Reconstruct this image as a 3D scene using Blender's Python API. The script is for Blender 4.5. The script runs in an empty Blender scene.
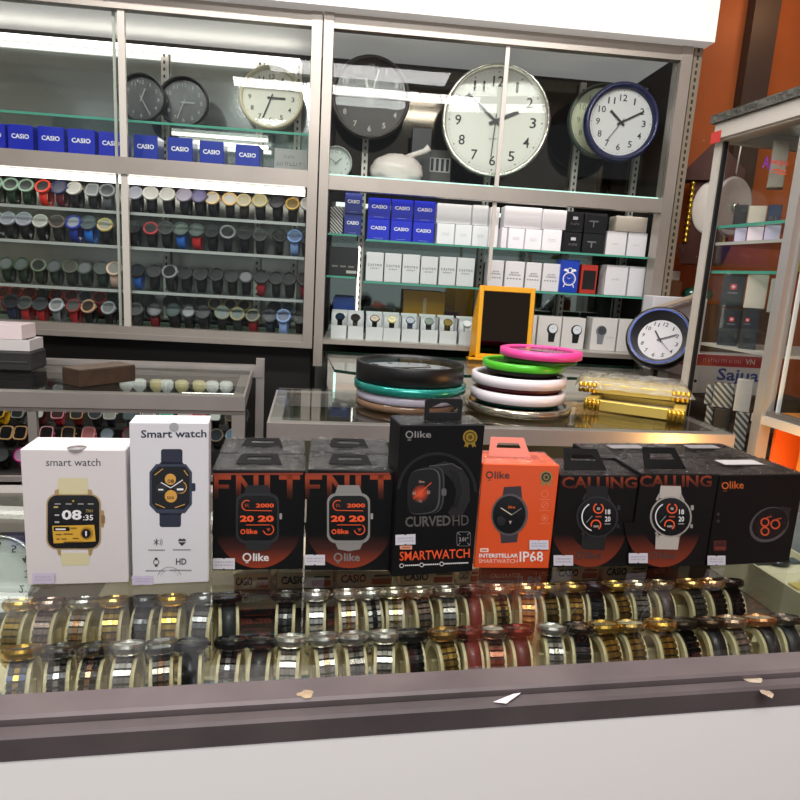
import bpy, math, random
from math import sin, cos, pi, radians, tan
from mathutils import Vector, Matrix
random.seed(7)
scene = bpy.context.scene
COL = scene.collection

# ------------------------------------------------------------------ camera
CAM = Vector((0, 0, 1.25)); FPX = 640.0
YAW, PIT, ROL = radians(5), radians(11), .06
_f0 = Vector((sin(YAW), cos(YAW), 0)); _r0 = Vector((cos(YAW), -sin(YAW), 0)); _up = Vector((0, 0, 1))
FW = _f0*cos(PIT) - _up*sin(PIT); _u0 = _f0*sin(PIT) + _up*cos(PIT)
RT = _r0*cos(ROL) + _u0*sin(ROL); UP = _u0*cos(ROL) - _r0*sin(ROL)
cd = bpy.data.cameras.new('camera'); cam = bpy.data.objects.new('camera', cd); COL.objects.link(cam)
cd.sensor_width = 36; cd.lens = FPX/800*36; cd.clip_start = .02
cam.matrix_world = Matrix(((RT.x, UP.x, -FW.x, CAM.x), (RT.y, UP.y, -FW.y, CAM.y), (RT.z, UP.z, -FW.z, CAM.z), (0, 0, 0, 1)))
scene.camera = cam
def ray(px, py): return FW + RT*((px-400)/FPX) + UP*((400-py)/FPX)
def onZ(px, py, z):
    d = ray(px, py); return CAM + d*((z-CAM.z)/d.z)
def onY(px, py, y):
    d = ray(px, py); return CAM + d*((y-CAM.y)/d.y)
def onP(px, py, p, n):
    d = ray(px, py); return CAM + d*((p-CAM).dot(n)/d.dot(n))

# --------------------------------------------------------------- materials
def lin(c):
    c = c/255.0
    return c/12.92 if c <= .04045 else ((c+.055)/1.055)**2.4
def rgb(h):
    if isinstance(h, str): h = (int(h[0:2], 16), int(h[2:4], 16), int(h[4:6], 16))
    return (lin(h[0]), lin(h[1]), lin(h[2]), 1)
_M = {}
def M(col, rough=.5, metal=0., emit=0., coat=0., noise=0., nscale=30., bump=0., bscale=60., name=None, spec=.5):
    key = (col, rough, metal, emit, coat, noise, nscale, bump, bscale, spec)
    if key in _M: return _M[key]
    m = bpy.data.materials.new(name or ('paint_%s' % str(col))); m.use_nodes = True
    nt = m.node_tree; b = nt.nodes['Principled BSDF']; c = rgb(col)
    b.inputs['Base Color'].default_value = c; b.inputs['Roughness'].default_value = rough
    b.inputs['Metallic'].default_value = metal; b.inputs['Specular IOR Level'].default_value = spec
    if coat: b.inputs['Coat Weight'].default_value = coat; b.inputs['Coat Roughness'].default_value = .08
    if emit:
        b.inputs['Emission Color'].default_value = c; b.inputs['Emission Strength'].default_value = emit
    if noise or bump:
        tc = nt.nodes.new('ShaderNodeTexCoord')
    if noise:
        n = nt.nodes.new('ShaderNodeTexNoise'); n.inputs['Scale'].default_value = nscale; n.inputs['Detail'].default_value = 5
        r = nt.nodes.new('ShaderNodeMix'); r.data_type = 'RGBA'; r.blend_type = 'MULTIPLY'
        cr = nt.nodes.new('ShaderNodeMapRange'); cr.inputs['From Min'].default_value = .3; cr.inputs['From Max'].default_value = .7
        cr.inputs['To Min'].default_value = 1-noise; cr.inputs['To Max'].default_value = 1
        nt.links.new(tc.outputs['Object'], n.inputs['Vector']); nt.links.new(n.outputs['Fac'], cr.inputs['Value'])
        r.inputs['Factor'].default_value = 1; r.inputs['A'].default_value = c
        nt.links.new(cr.outputs['Result'], r.inputs['B']); nt.links.new(r.outputs['Result'], b.inputs['Base Color'])
    if bump:
        n = nt.nodes.new('ShaderNodeTexNoise'); n.inputs['Scale'].default_value = bscale; n.inputs['Detail'].default_value = 4
        bp = nt.nodes.new('ShaderNodeBump'); bp.inputs['Strength'].default_value = bump; bp.inputs['Distance'].default_value = .02
        nt.links.new(tc.outputs['Object'], n.inputs['Vector']); nt.links.new(n.outputs['Fac'], bp.inputs['Height'])
        nt.links.new(bp.outputs['Normal'], b.inputs['Normal'])
        if coat: nt.links.new(bp.outputs['Normal'], b.inputs['Coat Normal'])
    _M[key] = m; return m
def glass_mat(name, tint, refl=1.0, rough=.0, haze=0., hazecol='ffffff', bump=0., ior=1.45, bdist=.02, nsc=45):
    if name in _M: return _M[name]
    m = bpy.data.materials.new(name); m.use_nodes = True; nt = m.node_tree; nt.nodes.clear()
    o = nt.nodes.new('ShaderNodeOutputMaterial'); t = nt.nodes.new('ShaderNodeBsdfTransparent'); t.inputs['Color'].default_value = rgb(tint)
    g = nt.nodes.new('ShaderNodeBsdfGlossy'); g.inputs['Roughness'].default_value = rough
    f = nt.nodes.new('ShaderNodeFresnel'); gm = nt.nodes.new('ShaderNodeNewGeometry'); mf = nt.nodes.new('ShaderNodeMix'); mf.data_type = 'FLOAT'
    mf.inputs['A'].default_value = ior; mf.inputs['B'].default_value = 1/ior   # the back of a pane reflects like its front
    nt.links.new(gm.outputs['Backfacing'], mf.inputs['Factor']); nt.links.new(mf.outputs[0], f.inputs['IOR'])
    mu = nt.nodes.new('ShaderNodeMath'); mu.operation = 'MULTIPLY'; mu.inputs[1].default_value = refl; mu.use_clamp = True
    mx = nt.nodes.new('ShaderNodeMixShader')
    nt.links.new(f.outputs[0], mu.inputs[0]); nt.links.new(mu.outputs[0], mx.inputs[0])
    base = t.outputs[0]
    if haze:
        d = nt.nodes.new('ShaderNodeBsdfDiffuse'); d.inputs['Color'].default_value = rgb(hazecol)
        m2 = nt.nodes.new('ShaderNodeMixShader'); m2.inputs[0].default_value = haze
        nt.links.new(t.outputs[0], m2.inputs[1]); nt.links.new(d.outputs[0], m2.inputs[2]); base = m2.outputs[0]
    nt.links.new(base, mx.inputs[1]); nt.links.new(g.outputs[0], mx.inputs[2]); nt.links.new(mx.outputs[0], o.inputs[0])
    if bump:
        tc = nt.nodes.new('ShaderNodeTexCoord'); n = nt.nodes.new('ShaderNodeTexNoise'); n.inputs['Scale'].default_value = nsc; n.inputs['Detail'].default_value = 6
        bp = nt.nodes.new('ShaderNodeBump'); bp.inputs['Strength'].default_value = min(bump, 1.); bp.inputs['Distance'].default_value = bdist*max(bump, 1.)
        nt.links.new(tc.outputs['Object'], n.inputs['Vector']); nt.links.new(n.outputs['Fac'], bp.inputs['Height'])
        nt.links.new(bp.outputs[0], g.inputs['Normal']); nt.links.new(bp.outputs[0], f.inputs['Normal'])
    _M[name] = m; return m
def grad_mat(name, stops, axis=2):
    """stops: list of (object-space coordinate, hex) along axis"""
    if name in _M: return _M[name]
    m = bpy.data.materials.new(name); m.use_nodes = True; nt = m.node_tree; b = nt.nodes['Principled BSDF']; b.inputs['Roughness'].default_value = .4; b.inputs['Specular IOR Level'].default_value = .18
    tc = nt.nodes.new('ShaderNodeTexCoord'); sp = nt.nodes.new('ShaderNodeSeparateXYZ'); mr = nt.nodes.new('ShaderNodeMapRange')
    lo, hi = stops[0][0], stops[-1][0]
    mr.inputs['From Min'].default_value = lo; mr.inputs['From Max'].default_value = hi
    cr = nt.nodes.new('ShaderNodeValToRGB'); el = cr.color_ramp.elements
    while len(el) < len(stops): el.new(.5)
    for e, (p, h) in zip(el, stops): e.position = (p-lo)/(hi-lo); e.color = rgb(h)
    nt.links.new(tc.outputs['Object'], sp.inputs[0]); nt.links.new(sp.outputs[axis], mr.inputs['Value'])
    nt.links.new(mr.outputs[0], cr.inputs[0]); nt.links.new(cr.outputs[0], b.inputs['Base Color'])
    _M[name] = m; return m
def stripe_mat(name, c1, c2, scale, ang=45):
    if name in _M: return _M[name]
    m = bpy.data.materials.new(name); m.use_nodes = True; nt = m.node_tree; b = nt.nodes['Principled BSDF']
    tc = nt.nodes.new('ShaderNodeTexCoord'); mp = nt.nodes.new('ShaderNodeMapping'); mp.inputs['Rotation'].default_value = (0, radians(ang), 0)
    w = nt.nodes.new('ShaderNodeTexWave'); w.wave_type = 'BANDS'; w.bands_direction = 'X'; w.inputs['Scale'].default_value = scale
    cr = nt.nodes.new('ShaderNodeValToRGB'); cr.color_ramp.elements[0].position = .45; cr.color_ramp.elements[1].position = .55
    cr.color_ramp.elements[0].color = rgb(c1); cr.color_ramp.elements[1].color = rgb(c2)
    nt.links.new(tc.outputs['Object'], mp.inputs[0]); nt.links.new(mp.outputs[0], w.inputs['Vector']); nt.links.new(w.outputs['Fac'], cr.inputs[0]); nt.links.new(cr.outputs[0], b.inputs['Base Color'])
    _M[name] = m; return m

GLASS = glass_mat('clear_glass', 'fafcfb', .5)
TOPGLASS = glass_mat('counter_top_glass', 'f7f9f7', .9, ior=1.5)
SHELFGLASS = glass_mat('shelf_glass', 'eaf3ef', .9)
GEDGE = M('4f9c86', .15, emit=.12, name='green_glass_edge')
GEDGE_LIT = M('bfeee0', .15, emit=.9, name='lit_glass_edge')  # emission paints in the light caught by the glass edge
DKEDGE = M('17352a', .12, name='dark_glass_edge')
WRAP = glass_mat('crinkled_wrap', 'ffffff', 1.15, .02, bump=2.0, bdist=.006, nsc=40)
ALU = M('b3aba2', .38, .55, noise=.12, nscale=8, name='anodised_frame')
ALU2 = M('b8b0ac', .35, .5, noise=.15, nscale=10, name='counter_frame')
ALUW = M('cfc9c0', .4, .25, name='pale_frame')
BLACK = M('141416', .45); DARK = M('26231f', .7, noise=.3, nscale=6)
WHITE = M('ece9ea', .45); CREAM = M('dccfa4', .45, noise=.1, nscale=40); TEAL = M('1f6f80', .6)
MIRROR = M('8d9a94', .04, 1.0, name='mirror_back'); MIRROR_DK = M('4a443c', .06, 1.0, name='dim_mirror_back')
LED = M('fff9f2', .5, emit=4.0, name='led_tube')

# ----------------------------------------------------------- mesh building
class MB:
    def __init__(s): s.v = []; s.f = []; s.m = []; s.sm = []; s.mats = []; s.X = Matrix.Identity(4)
    def mi(s, m):
        if m not in s.mats: s.mats.append(m)
        return s.mats.index(m)
    def add(s, vs, fs, m, smooth=False):
        b = len(s.v); k = s.mi(m)
        s.v += [tuple(s.X @ Vector(p)) for p in vs]
        for f in fs: s.f.append([b+i for i in f]); s.m.append(k); s.sm.append(smooth)
    def box(s, lo, hi, m, bev=0.):
        x0, y0, z0 = lo; x1, y1, z1 = hi
        if not bev:
            s.add([(x0,y0,z0),(x1,y0,z0),(x1,y1,z0),(x0,y1,z0),(x0,y0,z1),(x1,y0,z1),(x1,y1,z1),(x0,y1,z1)],
                  [(0,3,2,1),(4,5,6,7),(0,1,5,4),(1,2,6,5),(2,3,7,6),(3,0,4,7)], m); return
        b = bev
        def ring(i, z): return [(x0+i,y0+b,z),(x0+b,y0+i,z),(x1-b,y0+i,z),(x1-i,y0+b,z),(x1-i,y1-b,z),(x1-b,y1-i,z),(x0+b,y1-i,z),(x0+i,y1-b,z)]
        s.loft([ring(b*.999, z0), ring(0, z0+b), ring(0, z1-b), ring(b*.999, z1)], m, caps=True)
    def loft(s, rings, m, closed=True, caps=False, smooth=False, wrap=False):
        n = len(rings[0]); vs = [p for r in rings for p in r]; fs = []
        R = len(rings)
        for i in range(R if wrap else R-1):
            j2 = (i+1) % R
            for j in range(n if closed else n-1):
                k = (j+1) % n
                fs.append((i*n+j, i*n+k, j2*n+k, j2*n+j))
        if caps: fs.append(tuple(range(n-1, -1, -1))); fs.append(tuple((R-1)*n+j for j in range(n)))
        s.add(vs, fs, m, smooth)
    def lathe(s, prof, m, n=32, smooth=True, close=False):
        """profile (r, z) about z"""
        rings = [[(r*cos(2*pi*j/n), r*sin(2*pi*j/n), z) for j in range(n)] for r, z in prof]
        s.loft(rings, m, smooth=smooth, wrap=close)
    def disc(s, r, z, m, n=32, sy=1.):
        s.add([(r*cos(2*pi*j/n), sy*r*sin(2*pi*j/n), z) for j in range(n)], [tuple(range(n))], m)
    def tube(s, pts, r, m, n=8):
        rings = []; P = [Vector(p) for p in pts]
        for i, p in enumerate(P):
            t = (P[min(i+1, len(P)-1)] - P[max(i-1, 0)]).normalized()
            a = t.cross(Vector((0, 0, 1)) if abs(t.z) < .9 else Vector((1, 0, 0))).normalized(); b = t.cross(a)
            rr = r[i] if isinstance(r, (list, tuple)) else r
            rings.append([p + (a*cos(2*pi*j/n) + b*sin(2*pi*j/n))*rr for j in range(n)])
        s.loft(rings, m, caps=True, smooth=True)
    def prism(s, poly, y0, y1, m):
        """poly (x,z) extruded along y"""
        n = len(poly); vs = [(x, y0, z) for x, z in poly] + [(x, y1, z) for x, z in poly]
        s.add(vs, [tuple(range(n)), tuple(range(2*n-1, n-1, -1))] + [(i, i+n, (i+1) % n+n, (i+1) % n) for i in range(n)], m)
    def build(s, name, parent=None):
        me = bpy.data.meshes.new(name); me.from_pydata(s.v, [], s.f); me.update()
        for m in s.mats: me.materials.append(m)
        me.polygons.foreach_set('material_index', s.m); me.polygons.foreach_set('use_smooth', s.sm)
        o = bpy.data.objects.new(name, me); COL.objects.link(o)
        if parent: o.parent = parent
        return o
LABELS = {}
def tag(o, label, cat, group=None, kind=None):
    n = len(label.split())
    if n < 4 or n > 16: print('LABEL LEN', n, label)
    LABELS.setdefault(label, []).append(o.name)
    o['label'] = label; o['category'] = cat
    if group: o['group'] = group
    if kind: o['kind'] = kind
    return o
def thing(name, label, cat, loc=(0,0,0), rz=0., group=None, mat=None):
    o = bpy.data.objects.new(name, None); o.empty_display_size = .02; COL.objects.link(o)
    if mat is not None: o.matrix_world = mat
    else: o.location = loc; o.rotation_euler = (0, 0, rz)
    return tag(o, label, cat, group)
def struct(name, mb):
    o = mb.build(name); o['kind'] = 'structure'; return o
def clone(root, label, loc, rz=0., mats=None):
    r = root.copy(); COL.objects.link(r); r.location = loc; r.rotation_euler = (0, 0, rz)
    r['label'] = label; LABELS.setdefault(label, []).append(r.name)
    for ch in root.children:
        c = ch.copy(); COL.objects.link(c); c.parent = r
        k = c.name.split('.')[0]
        if mats and k in mats: setmat(c, mats[k])
        for g_ in ch.children:
            e = g_.copy(); COL.objects.link(e); e.parent = c; k = e.name.split('.')[0]
            if mats and k in mats: setmat(e, mats[k])
    return r
def dress(o, d):
    for k in o.children_recursive:
        n_ = k.name.split('.')[0]
        if n_ in d: setmat(k, d[n_])
def setmat(o, m):
    for i, sl in enumerate(o.material_slots):
        if isinstance(m, (list, tuple)) and i >= len(m): continue
        sl.link = 'OBJECT'; sl.material = m[i] if isinstance(m, (list, tuple)) else m
ORD = 'first second third fourth fifth sixth seventh eighth ninth tenth eleventh twelfth thirteenth fourteenth fifteenth sixteenth seventeenth eighteenth nineteenth twentieth twenty-first twenty-second twenty-third twenty-fourth twenty-fifth twenty-sixth twenty-seventh'.split()

# -------------------------------------------------------------------- text
_T = {}
def text_data(s, bold=0., shear=0.):
    k = (s, bold, shear)
    if k in _T: return _T[k]
    cu = bpy.data.curves.new('text', 'FONT'); cu.body = s; cu.resolution_u = 2; cu.offset = bold*.5; cu.shear = shear
    ob = bpy.data.objects.new('text', cu); COL.objects.link(ob)
    bpy.context.view_layer.update()
    me = bpy.data.meshes.new_from_object(ob.evaluated_get(bpy.context.evaluated_depsgraph_get()))
    vs = [(v.co.x, v.co.y) for v in me.vertices]; fs = [tuple(p.vertices) for p in me.polygons]
    bpy.data.objects.remove(ob); bpy.data.curves.remove(cu); bpy.data.meshes.remove(me)
    x0 = min(p[0] for p in vs); x1 = max(p[0] for p in vs); y0 = min(p[1] for p in vs); y1 = max(p[1] for p in vs)
    vs = [((x-x0)/(x1-x0), (y-y0)/(y1-y0)) for x, y in vs]
    _T[k] = (vs, fs); return _T[k]
def flat_text(mb, s, x0, z0, x1, z1, y, m, bold=0.02):
    vs, fs = text_data(s, bold)
    mb.add([(x0+u*(x1-x0), y, z0+v*(z1-z0)) for u, v in vs], fs, m)
def strokes(mb, x0, z0, x1, z1, y, m, seed=1):
    rr = random.Random(seed); x = x0; h = z1-z0
    while x < x1:
        w = h*rr.uniform(.25, .8); a = rr.random()
        mb.box((x, y, z0), (min(x+h*.14, x1), y+.0003, z1), m)
        if a > .4: mb.box((x, y, z0+(h*.8 if a > .7 else 0)), (min(x+w, x1), y+.0003, z0+(h if a > .7 else h*.2)), m)
        x += w+h*.3
class Print:
    """flat print laid out on the front face (local y = 0) of a carton; coordinates are measured on the photograph and dropped onto the face plane"""
    def __init__(s, M4, depth=.0):
        s.Mi = M4.inverted(); s.p = M4 @ Vector((0, 0, 0)); s.n = (M4.to_3x3() @ Vector((0, -1, 0))).normalized(); s.mb = MB()
    def pt(s, x, y, L):
        q = s.Mi @ onP(x, y, s.p, s.n); return (q.x, -.00018*L, q.z)
    def poly(s, pts, m, L=1): s.mb.add([s.pt(x, y, L) for x, y in pts], [tuple(range(len(pts)))], m)
    def rect(s, x0, y0, x1, y1, m, L=1): s.poly([(x0,y0),(x1,y0),(x1,y1),(x0,y1)], m, L)
    def rrect(s, x0, y0, x1, y1, r, m, L=1, n=5):
        P = []
        for cx, cy, a0 in ((x1-r, y0+r, -90), (x1-r, y1-r, 0), (x0+r, y1-r, 90), (x0+r, y0+r, 180)):
            for i in range(n+1): a = radians(a0+90*i/n); P.append((cx+r*cos(a), cy+r*sin(a)))
        s.poly(P, m, L)
    def circ(s, cx, cy, r, m, L=1, ry=None, n=24, rot=0.):
        ry = ry or r; c, d = cos(rot), sin(rot)
        s.poly([(cx+r*cos(2*pi*i/n)*c-ry*sin(2*pi*i/n)*d, cy+r*cos(2*pi*i/n)*d+ry*sin(2*pi*i/n)*c) for i in range(n)], m, L)
    def arc(s, cx, cy, r, w, m, L=1, a0=0., a1=360., n=24, ry=None, rot=0.):
        ry = ry or r; c, d = cos(rot), sin(rot); vs = []
        for i in range(n+1):
            a = radians(a0+(a1-a0)*i/n)
            for k in (0, -w):
                x, y = (r+k)*cos(a), (ry+k)*sin(a)
                vs.append(s.pt(cx+x*c-y*d, cy+x*d+y*c, L))
        s.mb.add(vs, [(2*i, 2*i+1, 2*i+3, 2*i+2) for i in range(n)], m)
    def sq(s, cx, cy, rx, ry, m, L=1, skx=0., sky=0., e=4., n=32):
        P = []
        for i in range(n):
            a = 2*pi*i/n; c, d = cos(a), sin(a); q = (abs(c)**e+abs(d)**e)**(-1/e); x, y = rx*q*c, ry*q*d; P.append((cx+x+skx*y, cy+y+sky*x))
        s.poly(P, m, L)
    def line(s, x0, y0, x1, y1, w, m, L=1):
        dx, dy = x1-x0, y1-y0; l = math.hypot(dx, dy); a, b = -dy/l*w/2, dx/l*w/2
        s.poly([(x0+a,y0+b),(x1+a,y1+b),(x1-a,y1-b),(x0-a,y0-b)], m, L)
    def text(s, t, x0, y0, x1, y1, m, L=1, bold=.02, dy=0., shear=0.):
        """box x0..x1, y0 (top)..y1 (bottom); dy: rise of the baseline along its length"""
        vs, fs = text_data(t, bold, shear)
        s.mb.add([s.pt(x0+u*(x1-x0), y1+(y0-y1)*v+dy*u, L) for u, v in vs], fs, m)
    def done(s, name, parent):
        o = s.mb.build(name, parent); s.mb = MB(); return o

# ---------------------------------------------------------------- watches
def outline(shape, r, n=28):
    P = []
    for j in range(n):
        a = 2*pi*j/n; c, d = cos(a), sin(a)
        if shape == 'round': P.append((r*c, r*d))
        else:
            e = 4.5; q = (abs(c)**e+abs(d)**e)**(-1/e)
            P.append((r*.9*q*c, r*1.03*q*d))
    return P
def watch(name, label, cat, group, shape='round', r=.024, h=.009, a=.024, b=.029, w=.022, phi=45, psi=None, strap='smooth', mats=None, N=22, t=.0022, nn=24, hands=False, dr=.845):
    """a closed watch: y- is the front, loop stands on z = 0; materials: case, dial, strap, strap2"""
    T = thing(name, label, cat, group=group)
    cm, dm, sm, sm2 = mats
    zc = b+t
    mb = MB(); rings = []; th = radians(phi)
    step = 2*pi/N
    br = strap != 'smooth'; NL = N//2
    sweep = [(th+step*i, 1.) for i in range(N)] if not br else [(th+2*pi*(i+q)/NL, hh_) for i in range(NL) for q, hh_ in ((0, 1), (.70, 1), (.78, .1), (.92, .1))]
    for ang, hh_ in sweep:
        if strap == 'smooth': cols = [(-.5, 0), (-.46, t), (.46, t), (.5, 0)]
        else:
            g1 = t*hh_; g2 = t*(hh_+.12)
            cols = [(-.5, 0), (-.5, g1), (-.19, g1), (-.17, g2*.6), (-.15, g2), (.15, g2), (.17, g2*.6), (.19, g1), (.5, g1), (.5, 0)]
        # strap narrows a little away from the case
        tap = 1-.18*(1-cos(ang-th))/2
        ring = [(x*w*tap, -(a+d)*cos(ang), zc+(b+d)*sin(ang)) for x, d in cols]
        rings.append(ring)
    mb.loft(rings, sm, closed=True, wrap=True, smooth=(strap == 'smooth'))
    if strap != 'smooth':
        nc = len(cols); k2 = mb.mi(M('101011', .4)) if sm2 is sm else mb.mi(sm2); k2 = len(mb.mats)-1; mb.mats.append(M('1b1917', .5)); k3 = len(mb.mats)-1
        for fi in range(len(mb.f)):
            if fi % nc in (3, 4, 5): mb.m[fi] = k2
            if (fi//nc) % 4 == 2: mb.m[fi] = k3
    mb.build('strap', T)
    ps = radians(psi if psi is not None else phi)
    n = Vector((0, -cos(ps), sin(ps))); up = Vector((0, sin(ps), cos(ps)))
    p = Vector((0, -a*cos(th), zc+b*sin(th))) + n*(t*.4)
    X = Matrix(((1, 0, 0, 0), (0, up.y, n.y, p.y), (0, up.z, n.z, p.z), (0, 0, 0, 1)))
    mb = MB(); mb.X = X; O = lambda s: outline(shape, r*s, nn)
    mb.loft([[(x, y, z) for x, y in O(sc)] for sc, z in ((.8, 0), (.96, h*.2), (1, h*.45), (1, h*.7), (.95, h), (dr+.015, h), (dr-.015, h*.82))], cm, smooth=False, caps=False)
    cs_ = mb.build('case', T)
    mb = MB(); mb.X = X; pts = O(dr); mb.add([(x, y, h*.84) for x, y in pts], [tuple(range(len(pts)))], dm); dl_ = mb.build('dial', T)
    mb = MB(); mb.X = X @ Matrix.Translation((r*.98, 0, h*.5)) @ Matrix.Rotation(pi/2, 4, 'Y'); mb.lathe([(0, 0), (r*.11, 0), (r*.11, r*.13), (0, r*.13)], cm, 8); mb.build('crown', cs_)
    if hands:
        mb = MB(); mb.X = X; hm = M('6a6a68', .3)
        for ang, L in ((50, .5), (-60, .7)):
            q = Matrix.Rotation(radians(-ang), 4, 'Z'); mb.X = X @ q; mb.box((-r*.035, -r*.1, h*.87), (r*.035, r*L, h*.9), hm)
        mb.build('hands', dl_)
    return T
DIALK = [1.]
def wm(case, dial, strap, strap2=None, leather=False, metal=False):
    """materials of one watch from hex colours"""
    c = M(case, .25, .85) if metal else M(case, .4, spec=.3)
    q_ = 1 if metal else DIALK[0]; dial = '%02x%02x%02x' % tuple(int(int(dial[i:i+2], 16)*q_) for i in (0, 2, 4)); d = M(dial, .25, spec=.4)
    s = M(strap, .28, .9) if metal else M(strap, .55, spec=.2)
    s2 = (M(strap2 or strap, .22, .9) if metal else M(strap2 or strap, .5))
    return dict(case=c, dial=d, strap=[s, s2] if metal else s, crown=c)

# =============================================================== the room
mb = MB(); mb.box((-2.6, -1.6, -.05), (2.6, 2.6, 0), M('6b645c', .5, noise=.2, nscale=3)); struct('floor', mb)
mb = MB(); mb.box((-2.6, 2.5, 0), (1.06, 2.6, 2.6), M('e6e3df', .7)); struct('wall_back', mb)
mb = MB(); mb.box((1.06, 2.3, 0), (2.6, 2.6, 2.6), M('a8551e', .6, noise=.3, nscale=3)); struct('wall_back_orange', mb)
mb = MB(); mb.box((2.5, -1.6, 0), (2.6, 2.6, 2.6), M('b9682f', .6)); struct('wall_right', mb)
mb = MB(); mb.box((-2.6, -1.6, 0), (-2.5, 2.6, 2.6), M('bdb8b0', .7)); struct('wall_left', mb)
mb = MB(); mb.box((-2.6, -1.6, 2.6), (2.6, 2.6, 2.65), M('efeeec', .7)); struct('ceiling', mb)
mb = MB(); mb.box((-2.6, 2.0, 1.985), (1.05, 2.5, 2.6), M('f1efec', .6, emit=.22)); struct('trim_bulkhead', mb)

# ---------------------------------------------- wall cabinets (axis aligned)
CY = 2.05          # plane of the cabinet fronts
LT = thing('watch_display_cabinet', 'tall wall cabinet with glass doors and four shelves of watches', 'cabinet', (-.7, CY, 1.0))
def into(root, mb, name):
    o = mb.build(name); o.parent = root; o.matrix_parent_inverse = root.matrix_basis.inverted(); return o
bpy.context.view_layer.update()
XL, XR = -1.75, -.112
mb = MB()
mb.box((XL, CY, 1.005), (XR, CY+.03, 1.022), ALU); mb.box((XL, CY+.006, 1.022), (XR, CY+.04, 1.045), ALU)
mb.box((XL, CY, 1.497), (XR, CY+.035, 1.545), ALU)
mb.box((XL, CY, 1.945), (XR, CY+.03, 1.985), ALU)
mb.box((XR-.03, CY-.004, 1.005), (XR, CY+.05, 1.985), ALU)
mb.box((XL, CY+.4, 1.005), (XR, CY+.41, 1.985), DARK)
into(LT, mb, 'frame')
mb = MB(); mb.box((XL, CY+.34, 1.045), (XR-.03, CY+.345, 1.49), M('9a9c94', .16, .75, noise=.35, nscale=6)); into(LT, mb, 'back_panel')
mb = MB(); mb.box((XL, CY+.34, 1.545), (XR-.03, CY+.345, 1.945), M('b9bfba', .1, .85, noise=.25, nscale=4)); into(LT, mb, 'back_panel')
mb = MB(); mb.box((XL, CY+.05, 1.02), (XR-.03, CY+.34, 1.033), ALUW); into(LT, mb, 'floor_panel')
mb = MB(); mb.box((XL, CY+.04, 1.538), (XR-.03, CY+.34, 1.5445), ALUW); into(LT, mb, 'floor_panel')
SHZ = [1.391, 1.288, 1.154]
for z in SHZ:
    mb = MB(); mb.box((XL, CY+.04, z-.007), (XR-.035, CY+.335, z), SHELFGLASS); mb.box((XL, CY+.037, z-.008), (XR-.035, CY+.04, z+.001), M('b4bab6', .25, .3)); into(LT, mb, 'shelf')
mb = MB(); mb.box((XL, CY+.1, 1.663), (XR-.035, CY+.335, 1.668), SHELFGLASS); mb.box((XL, CY+.098, 1.662), (XR-.035, CY+.1, 1.669), GEDGE); into(LT, mb, 'shelf')
for x in (-.345, -.66, -.215):
    mb = MB(); mb.box((x, CY+.318, 1.05), (x+.022, CY+.334, 1.94), ALUW)
    for k in range(40): mb.box((x+.008, CY+.3165, 1.06+k*.022), (x+.014, CY+.3175, 1.07+k*.022), BLACK)
    into(LT, mb, 'slotted_upright')
mb = MB(); mb.box((XL, CY+.028, 1.474), (XR-.04, CY+.05, 1.494), LED); into(LT, mb, 'light_tube')
mb = MB(); mb.box((-.62, CY+.29, 1.646), (-.30, CY+.3, 1.657), LED); into(LT, mb, 'light_tube')
mb = MB(); mb.box((-1.7, CY+.29, 1.925), (-.2, CY+.31, 1.94), LED); into(LT, mb, 'light_tube')
for (x0, x1, yy) in ((XL, -.68, .012), (-.715, -.145, .022)):
    for (z0, z1) in ((1.045, 1.497), (1.545, 1.945)):
        mb = MB(); mb.box((x0, CY+yy, z0), (x1, CY+yy+.004, z1), GLASS); d = into(LT, mb, 'glass_door')
        mb = MB()
        if x0 == XL: mb.box((x1-.014, CY+yy-.004, z0), (x1+.006, CY+yy+.007, z1), ALUW)
        else: mb.box((x0, CY+yy+.0045, z0), (x0+.008, CY+yy+.009, z1), ALUW)
        d2 = into(LT, mb, 'door_stile'); d2.parent = d; d2.matrix_parent_inverse = Matrix.Identity(4)
# dark base under the left cabinet
mb = MB(); mb.box((XL, 2.12, 0), (-.12, 2.45, .995), M('1c1a18', .5)); o = mb.build('base_cupboard'); tag(o, 'black low cupboard standing beneath the watch wall cabinet', 'cupboard')

RTC = thing('box_display_cabinet', 'tall wall cabinet with clocks above and shelves of small cartons', 'cabinet', (.45, CY, 1.0))
bpy.context.view_layer.update()
AX0, AX1 = -.107, 1.012
mb = MB()
mb.box((AX0, CY-.006, .95), (AX0+.028, CY+.05, 1.985), ALU)
mb.box((AX1-.035, CY-.004, .95), (AX1, CY+.05, 1.985), ALU)
mb.box((AX0+.028, CY, 1.495), (AX1-.035, CY+.035, 1.512), ALU); mb.box((AX0+.028, CY+.004, 1.512), (AX1-.035, CY+.04, 1.537), ALU)
mb.box((AX0+.028, CY, 1.022), (AX1-.035, CY+.03, 1.036), ALU)
mb.box((AX0+.028, CY, 1.945), (AX1-.035, CY+.03, 1.985), ALU)
mb.box((AX0, CY+.4, .95), (AX1, CY+.41, 1.985), DARK)
mb.box((AX1-.004, CY+.05, .95), (AX1, CY+.4, 1.985), DARK)
into(RTC, mb, 'frame')
mb = MB(); mb.box((AX0+.03, CY+.30, 1.036), (AX1-.03, CY+.305, 1.49), MIRROR); into(RTC, mb, 'mirror_back')
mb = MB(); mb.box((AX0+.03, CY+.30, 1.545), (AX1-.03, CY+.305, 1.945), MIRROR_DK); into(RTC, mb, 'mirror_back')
mb = MB(); mb.box((AX0+.028, CY+.035, 1.534), (AX1-.035, CY+.3, 1.540), SHELFGLASS); mb.box((AX0+.028, CY+.0335, 1.5375), (AX1-.035, CY+.035, 1.5445), GEDGE_LIT); into(RTC, mb, 'shelf')
RSZ = [1.357, 1.226]
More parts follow.
